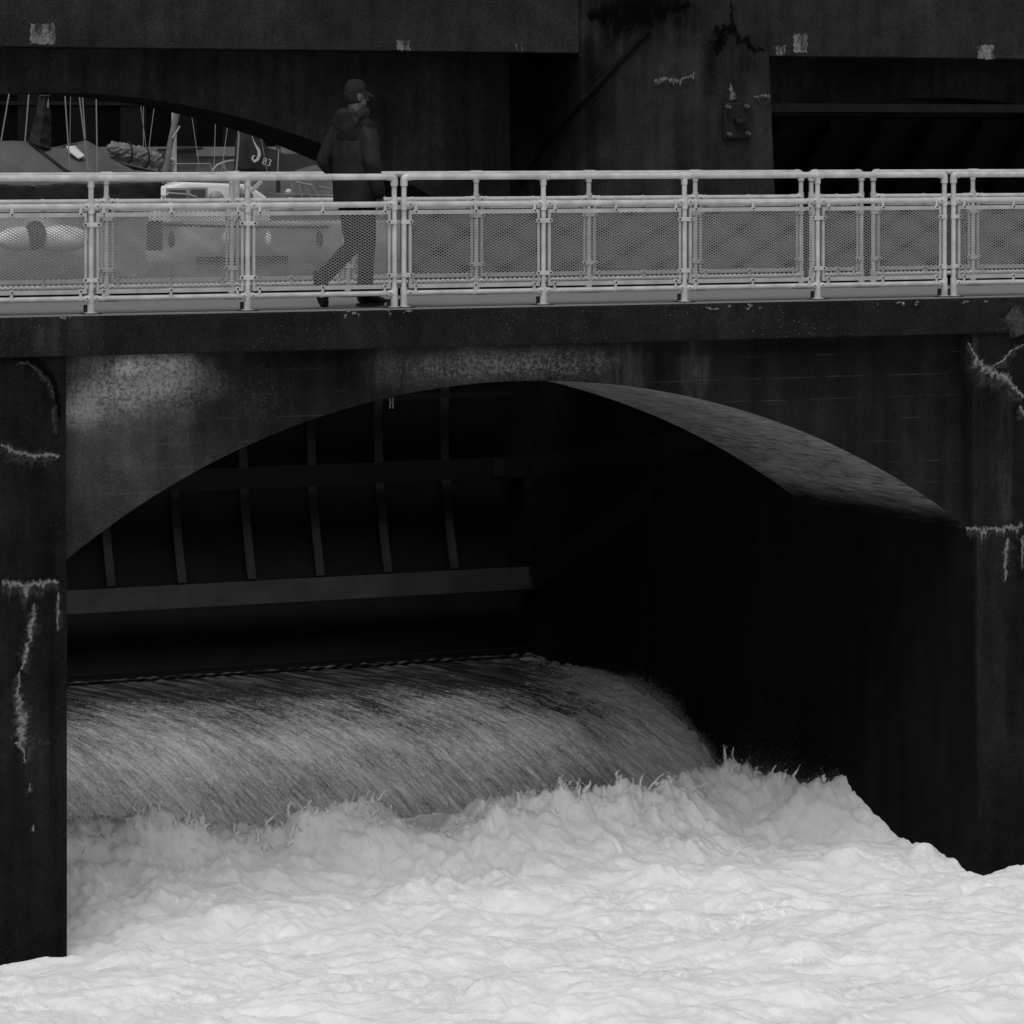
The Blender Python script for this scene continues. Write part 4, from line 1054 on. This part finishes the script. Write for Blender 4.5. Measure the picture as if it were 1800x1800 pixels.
def cloth(parent, name, rows, mat, amp=.03, k=3, sub=6, seed=0):
    """rows of photo points with depth (px, py, Y) -> a wrinkled sheet with thickness"""
    W_ = [[P(*p) for p in r] for r in rows]
    nr, nc = len(W_), len(W_[0])
    def at(i, j):
        i0, j0 = min(int(i), nr-2), min(int(j), nc-2); fi, fj = i-i0, j-j0
        return W_[i0][j0].lerp(W_[i0][j0+1], fj).lerp(W_[i0+1][j0].lerp(W_[i0+1][j0+1], fj), fi)
    N1, N2 = (nr-1)*sub+1, (nc-1)*sub+1
    pts = np.array([[tuple(at(i/sub, j/sub)) for j in range(N2)] for i in range(N1)])
    pts[..., 1] += amp*fbm(pts[..., 0]*k+seed, pts[..., 2]*k*1.3, seed*3.3, oct=4, ridged=True)
    pts[..., 2] += .4*amp*fbm(pts[..., 0]*k*1.4, pts[..., 2]*k, seed*1.3+9, oct=3)
    m = MB(); m.grid([[tuple(q_) for q_ in r] for r in pts])
    o = m.build(name, mat, parent, smooth=2); s_ = o.modifiers.new('thick', 'SOLIDIFY'); s_.thickness = .015
    return o

# boat with the grey boom tent
YB = 36.0
c = P(120, 430, YB)
tb = thing('covered_sailboat', 'sailboat under a grey tarpaulin tent at the left edge', 'sailboat', (c.x, YB, LAKE))
h_, d_ = hull_mesh(P(-160, 0, YB).x, P(270, 0, YB).x, YB, P(100, 372, YB).z, LAKE, 2.4, bow=1)
h_.build('hull', white_hull, tb, smooth=True); d_.build('boat_deck', deck_grey, tb)
cloth(tb, 'tent_cover', [[(-90, 246, YB), (0, 247, YB), (46, 248, YB), (92, 258, YB), (118, 258, YB), (134, 253, YB), (152, 246, YB), (172, 258, YB), (200, 282, YB), (235, 299, YB), (290, 303, YB)],
                         [(-95, 290, YB-.6), (5, 290, YB-.6), (60, 285, YB-.6), (105, 288, YB-.6), (128, 288, YB-.6), (150, 285, YB-.6), (166, 280, YB-.6), (190, 288, YB-.6), (215, 298, YB-.5), (245, 304, YB-.4), (292, 306, YB-.3)],
                         [(-100, 326, YB-1.15), (10, 327, YB-1.15), (70, 328, YB-1.15), (110, 325, YB-1.15), (122, 323, YB-1.15), (150, 326, YB-1.15), (170, 327, YB-1.15), (195, 326, YB-1.1), (220, 324, YB-1.05), (250, 322, YB-1), (294, 322, YB-.9)]], tarp_mat, .035, 2.5, 6, 1)
cloth(tb, 'tent_back', [[(-90, 247, YB+.02), (92, 259, YB+.02), (152, 247, YB+.02), (200, 283, YB+.02), (290, 304, YB+.02)], [(-90, 325, YB+1.15), (92, 325, YB+1.15), (152, 325, YB+1.15), (200, 325, YB+1.15), (290, 325, YB+1)]], tarp_mat, .03, 2, 6, 2)
cloth(tb, 'side_skirt', [[(-110, 322, YB-1.17), (0, 324, YB-1.17), (60, 327, YB-1.17), (118, 322, YB-1.17), (170, 324, YB-1.17), (230, 322, YB-1.17), (285, 320, YB-1.0)], [(-110, 376, YB-1.22), (0, 376, YB-1.22), (60, 378, YB-1.24), (118, 380, YB-1.27), (170, 378, YB-1.24), (230, 374, YB-1.22), (283, 366, YB-1.0)]], tarp_dark, .07, 3.0, 8, 3)
m = MB(); a_, b_ = [P(*q_, YB-.75) for q_ in ((117, 256), (133, 256))], 0
cloth(tb, 'white_patch', [[(116, 257, YB-.30), (132, 256, YB-.30)], [(124, 268, YB-.42), (142, 266, YB-.42)], [(138, 279, YB-.6), (149, 273, YB-.6)]], letter_mat, .003, 2, 3, 4)
cloth(tb, 'seam', [[(52, 250, YB-.10), (56, 250, YB-.10)], [(112, 298, YB-.82), (116, 297, YB-.82)], [(126, 306, YB-.96), (132, 305, YB-.96)]], tarp_dark, .0, 2, 3, 5)
cloth(tb, 'hanging_sail', [[(71, 164, YB-.1), (79, 167, YB-.16), (87, 165, YB-.1)], [(64, 200, YB-.1), (78, 205, YB-.25), (91, 200, YB-.1)], [(56, 235, YB-.1), (72, 240, YB-.32), (92, 238, YB-.1)], [(50, 249, YB-.1), (70, 256, YB-.36), (92, 264, YB-.15)]], tarp_dark, .10, 4, 8, 6)
m = MB(); m.tube([P(70, 166, YB-.1), P(79, 166, YB-.13), P(88, 166, YB-.1)], .03, 8); m.build('sail_head', sail_mat, tb)
m = MB(); m.tube([P(80, 340, YB), P(80, 40, YB)], .06, 10); m.build('mast', alloy, tb)
for pts in ([(16, 165), (2, 247)], [(51, 160), (44, 248)], [(113, 150), (119, 240), (123, 298)], [(138, 160), (148, 240), (155, 300)], [(144, 160), (150, 243)], [(169, 160), (171, 302)], [(124, 150), (123, 255)]):
    stay(tb, pts, YB-1.2, .012 if pts[0][0] != 124 else .005)
for (px, py, r) in ((35, 420, .34), (108, 420, .38)):
    m = MB(); c = P(px, py, YB-1.45); m.ball(c, (r*1.3, r*.5, r*.62), 3); m.build('fender', white_hull, tb, smooth=True)
m = MB(); c = P(62, 414, YB-1.5); m.ball(c, (.2, .2, .26), 2); m.build('dark_bag', tarp_dark, tb, smooth=True)

# white sloop with cabin, mast and furled mainsail
YS = 44.0
c = P(440, 455, YS)
ws = thing('white_sloop', 'white sailboat with a low cabin, bare mast and crumpled furled sail', 'sailboat', (c.x, YS, LAKE))
h_, d_ = hull_mesh(P(205, 0, YS).x, P(705, 0, YS).x, YS, P(450, 392, YS).z, LAKE, 2.7, bow=-1)
h_.build('hull', white_hull, ws, smooth=True); d_.build('boat_deck', deck_grey, ws)
m = MB(); q0, q1 = P(296, 392, YS-.8), P(470, 392, YS-.8); zt_ = P(330, 320, YS-.8).z; zz = q0.z-.02
m.prism([(q0.x-.35, zz), (q0.x, zt_-.08), (q0.x+.35, zt_), (q1.x-.4, zt_-.05), (q1.x, zt_-.30), (q1.x+.1, zz)], 'y', YS-.8, YS+.8)
cb = m.build('cabin', white_hull, ws); bv = cb.modifiers.new('bevel', 'BEVEL'); bv.width = .06; bv.segments = 3
for (x0, y0, x1, y1) in ((296, 334, 326, 349), (334, 333, 360, 347)):
    a_, b_ = P(x0, y0, YS-.8), P(x1, y1, YS-.8)
    m = MB(); m.box((a_.x-.05, YS-.825, b_.z-.04), (b_.x+.05, YS-.802, a_.z+.04)); w_ = m.build('window', plain('window_trim', .30, .5, .3), ws)
    m = MB(); m.box((a_.x, YS-.835, b_.z), (b_.x, YS-.826, a_.z)); m.build('pane', window_mat, w_)
m = MB(); m.tube([P(306, 330, YS), P(306, 20, YS)], .052, 12); m.build('mast', alloy, ws)
m = MB(); m.tube([P(196, 252, YS-.1), P(306, 282, YS-.05)], .05, 10); m.build('boom', alloy, ws)
m = MB()
for k in range(44):
    f = k/43; c = P(200+95*f, 258+27*f, YS-.15); r = .055+.085*max(0, math.sin(math.pi*min(1, .12+f*.9)))**.7*(1-.30*abs(math.sin(f*11+.6))**6)
    m.ball(c+V((0, 0, -.03)), (.10, r, r*1.05), 2)
fuse('furled_sail', m, sail_mat, .018, 2, None, disp=lambda c_: .07*fbm(c_[:, 0]*3.5+c_[:, 2]*6, c_[:, 1]*7, c_[:, 2]*13-c_[:, 0]*4, oct=4, ridged=True)).parent = ws
bpy.data.objects['furled_sail'].location = -ws.location
for px in (226, 256, 283):
    m = MB(); c = P(px, 258+27*(px-200)/95, YS-.15); m.tube([c+V((0, -.2*math.cos(a), .2*math.sin(a)-.03)) for a in np.linspace(0, 6.28, 14)], .018, 5); m.build('sail_tie', rubber, ws)
m = MB(); m.tube([P(320, 160, YS-.35), P(302, 240, YS-.35), P(288, 310, YS-.35)], [.07, .062, .058], 10); m.build('wrapped_spar', sail_mat, ws)
m = MB(); m.tube([P(287, 312, YS-.36), P(278, 352, YS-.36)], .05, 10); m.build('rope_coil', wire, ws)
stay(ws, [(316, 222), (303, 243)], YS-.45, .022, 'rope')
stay(ws, [(258, 340), (263, 352)], YS-1, .05, 'cleat'); stay(ws, [(262, 343), (350, 350), (400, 350)], YS-1, .022, 'grab_rail'); stay(ws, [(286, 348), (296, 340), (330, 342), (345, 347)], YS-1.05, .03, 'grab_rail')
stay(ws, [(373, 300), (382, 290), (397, 284), (411, 282)], YS-.9, .025, 'pulpit'); stay(ws, [(392, 285), (397, 302)], YS-.9, .02, 'pulpit'); stay(ws, [(300, 288), (370, 288), (372, 300)], YS-.9, .012, 'lifeline')
for pts in ([(246, 176), (262, 300)], [(252, 176), (252, 270)], [(272, 180), (258, 290)], [(335, 190), (350, 290)], [(379, 205), (376, 300)], [(401, 213), (390, 300)]): stay(ws, pts, YS+.6, .007)
stay(ws, [(417, 210), (420, 240), (418, 270), (415, 305)], YS-1, .018)
m = MB(); m.tube([P(416, 300, YS-1), P(416, 352, YS-1)], .065, 10); m.build('post', alloy, ws)
m = MB(); m.bar(P(440, 338, YS-1), P(460, 318, YS-1), .05, .07); m.build('strut', alloy, ws)
stay(ws, [(520, 320), (548, 326)], YS-1, .025, 'grab_rail')
for pts in ([(512, 322), (516, 350)], [(525, 323), (532, 352)], [(535, 326), (550, 350)], [(548, 326), (562, 350)], [(560, 328), (600, 334)]): stay(ws, pts, YS-1, .013, 'stanchion')
m = MB(); m.ball(P(507, 337, YS-1), .06, 2); m.build('lamp', letter_mat, ws)
a_, b_ = P(231, 388, YS-1.3), P(279, 440, YS-1.3); m = MB(); m.box((a_.x, YS-1.5, b_.z), (b_.x, YS-1.2, a_.z)); m.build('dark_locker', tarp_dark, ws)

m = MB(); a_, b_ = P(350, 452, YS-1.36), P(505, 472, YS-1.36); m.box((a_.x, YS-1.40, b_.z), (b_.x, YS-1.20, a_.z)); m.build('boot_stripe', tarp_dark, ws)
m = MB(); c = P(209, 452, YS-1.3); m.ball(c, (.10, .14, .16), 2); m.tube([c, P(209, 500, YS-1.3)], .05, 8); m.build('outboard_motor', rubber, ws, smooth=True)
for px in (300, 395, 470, 560, 640):
    m = MB(); c = P(px, 398, YS-1.35); m.tube([c, c+V((0, -.02, -.12))], .012, 5); m.ball(c+V((0, -.05, -.26)), (.075, .075, .16), 2); m.build('fender', rubber if px in (300, 560) else white_hull, ws, smooth=True)
m = MB(); m.tube([P(290, 395, YS-1.34), P(420, 399, YS-1.36), P(560, 399, YS-1.36), P(690, 394, YS-1.0)], .03, 6); m.build('rubbing_strake', rubber, ws)
for px in (600, 640, 668): stay(ws, [(px, 395), (px+2, 352)], YS-1.1, .013, 'stanchion')
stay(ws, [(560, 352), (690, 356)], YS-1.1, .010, 'lifeline')
for (px, py, r) in ((425, 340, .10), (437, 345, .08), (380, 346, .12)):
    m = MB(); m.ball(P(px, py, YS-.9), (r*1.3, r, r), 2); m.build('coiled_line', wire, ws)

# second boat with dark cover lettered J 83
YJ = 52.0
c = P(520, 380, YJ)
jb = thing('dark_covered_boat', 'sailboat under a black cover lettered J 83 beside the walking man', 'sailboat', (c.x, YJ, LAKE))
h_, d_ = hull_mesh(P(400, 0, YJ).x, P(760, 0, YJ).x, YJ, P(560, 345, YJ).z, LAKE, 2.4, bow=-1)
h_.build('hull', plain('grey_boat_paint', .2, .4, .4), jb, smooth=True); d_.build('boat_deck', deck_grey, jb)
cloth(jb, 'black_cover', [[(424, 200, YJ-.3), (436, 200, YJ-.35), (446, 214, YJ-.4), (470, 258, YJ-.4), (500, 270, YJ-.4), (530, 271, YJ-.4), (570, 268, YJ-.3), (610, 262, YJ-.3)],
                          [(414, 250, YJ-.6), (430, 250, YJ-.7), (448, 252, YJ-.7), (472, 278, YJ-.7), (500, 284, YJ-.7), (530, 284, YJ-.7), (570, 280, YJ-.6), (610, 276, YJ-.6)],
                          [(412, 301, YJ-.9), (430, 301, YJ-.9), (450, 302, YJ-.9), (474, 302, YJ-.9), (500, 302, YJ-.9), (514, 303, YJ-.9), (545, 292, YJ-.9), (610, 288, YJ-.9)]], tarp_dark, .05, 3, 6, 8)
m = MB(); pts = [(443, 238, .006), (446, 248, .02), (450, 256, .045), (455, 264, .075), (456, 272, .085), (453, 280, .075), (447, 284, .062), (443.5, 279, .05), (445, 274, .042), (448, 274, .03)]
up_, lo_ = [], []
cp = [P(a, b_, YJ-1.02) for a, b_, w in pts]
rws = [[], []]
for i, p in enumerate(cp):
    d = (cp[min(i+1, len(cp)-1)]-cp[max(i-1, 0)]).normalized(); nn = V((-d.z, 0, d.x)); w = pts[i][2]*.42
    rws[0].append(p+nn*w); rws[1].append(p-nn*w)
m.grid(rws); o = m.build('cover_letter', letter_mat, jb); sm = o.modifiers.new('thick', 'SOLIDIFY'); sm.thickness = .01
tc = bpy.data.curves.new('cover_number', 'FONT'); tc.body = '83'; tc.size = .22; tc.extrude = .004; tc.offset = -.002
to = bpy.data.objects.new('tmp', tc); COL.objects.link(to); dg = bpy.context.evaluated_depsgraph_get(); tm = bpy.data.meshes.new_from_object(to.evaluated_get(dg)); bpy.data.objects.remove(to)
tm.materials.clear(); tm.materials.append(letter_mat); o = link('cover_number', tm, jb); p = P(459.5, 288, YJ-1.03); o.location = p-jb.location; o.rotation_euler = (R(90), R(16), R(-8))
cloth(jb, 'grey_cover', [[(512, 302, YJ-1), (540, 293, YJ-1), (552, 290, YJ-1), (566, 291, YJ-1), (580, 304, YJ-1)], [(508, 312, YJ-1.3), (540, 312, YJ-1.3), (552, 312, YJ-1.3), (566, 312, YJ-1.3), (585, 312, YJ-1.3)]], tarp_mat, .03, 3, 5, 9)
m = MB(); m.tube([P(489, 345, YJ), P(491, 30, YJ)], .05, 10); m.build('mast', plain('dark_mast', .06, .5, .3), jb)
stay(jb, [(457, 232), (470, 305)], YJ-1.1, .008); stay(jb, [(490, 262), (488, 303)], YJ-1.1, .014)

# pontoon and dock box, boathouse beyond
fl_ = thing('floating_dock', 'low grey floating dock between the moored boats', 'dock', (XP(500, 60), 60, LAKE))
c0, c1 = XP(300, 60), XP(760, 60); m = MB(); m.box((c0, 59.2, LAKE-.2), (c1, 61.4, LAKE+.45)); m.build('pontoon', plain('dock_timber', .16, .9, .1, var=.3), fl_)
for k in range(24):
    f = k/24; x = c0+(c1-c0)*f; m = MB(); m.box((x+.01, 59.15, LAKE+.452), (x+(c1-c0)/24-.02, 61.45, LAKE+.485)); m.build('plank', bpy.data.materials['dock_timber'], fl_)
bxx = thing('dock_box', 'pale grey locker standing on the dock beside the white mast', 'locker', P(333, 320, 58.5))
a_, b_ = P(318, 263, 58.5), P(345, 330, 58.5); m = MB(); m.prism([(a_.x, b_.z), (b_.x, b_.z), (b_.x, a_.z), (a_.x, a_.z-.05)], 'y', 58.5, 59.6); m.build('box', plain('locker_paint', .10, .7, .2), bxx)
m = MB(); m.prism([(a_.x-.1, a_.z-.045), (b_.x+.1, a_.z+.005), (b_.x+.1, a_.z+.06), (a_.x-.1, a_.z+.01)], 'y', 58.3, 59.8); m.build('lid', tarp_dark, bxx)
bh = thing('boathouse', 'long black boathouse filling the background under the far arch', 'boathouse', (XP(300, 80), 80, 1))
m = MB(); m.box((-30, 94, 1.0), (70, 104, 10)); wl = m.build('wall', plain('black_boathouse_boards', .004, .9, .05, var=.5, scale=1.2), bh)
m = MB(); m.prism([(92.5, 9.6), (99, 13), (105.5, 9.6), (105.5, 9.9), (99, 13.3), (92.5, 9.9)], 'x', -31, 71); m.build('roof', plain('boathouse_roofing', .012, .9, .05), bh)
m = MB(); zz = P(200, 182, 93.9).z; m.box((-30, 93.86, zz-.06), (70, 93.98, zz+.06)); m.build('fascia_board', plain('boathouse_trim', .014, .8, .1), bh)
for k in range(7):
    x = XP(-60+k*90, 94); m = MB(); m.box((x, 93.9, 1.2), (x+.9, 93.99, 3.2)); m.build('door', plain('boathouse_door', .006+.004*(k % 2), .8, .1), bh)
print('verts', sum(len(o.data.vertices) for o in S.objects if o.type == 'MESH'), 'objects', len(S.objects))
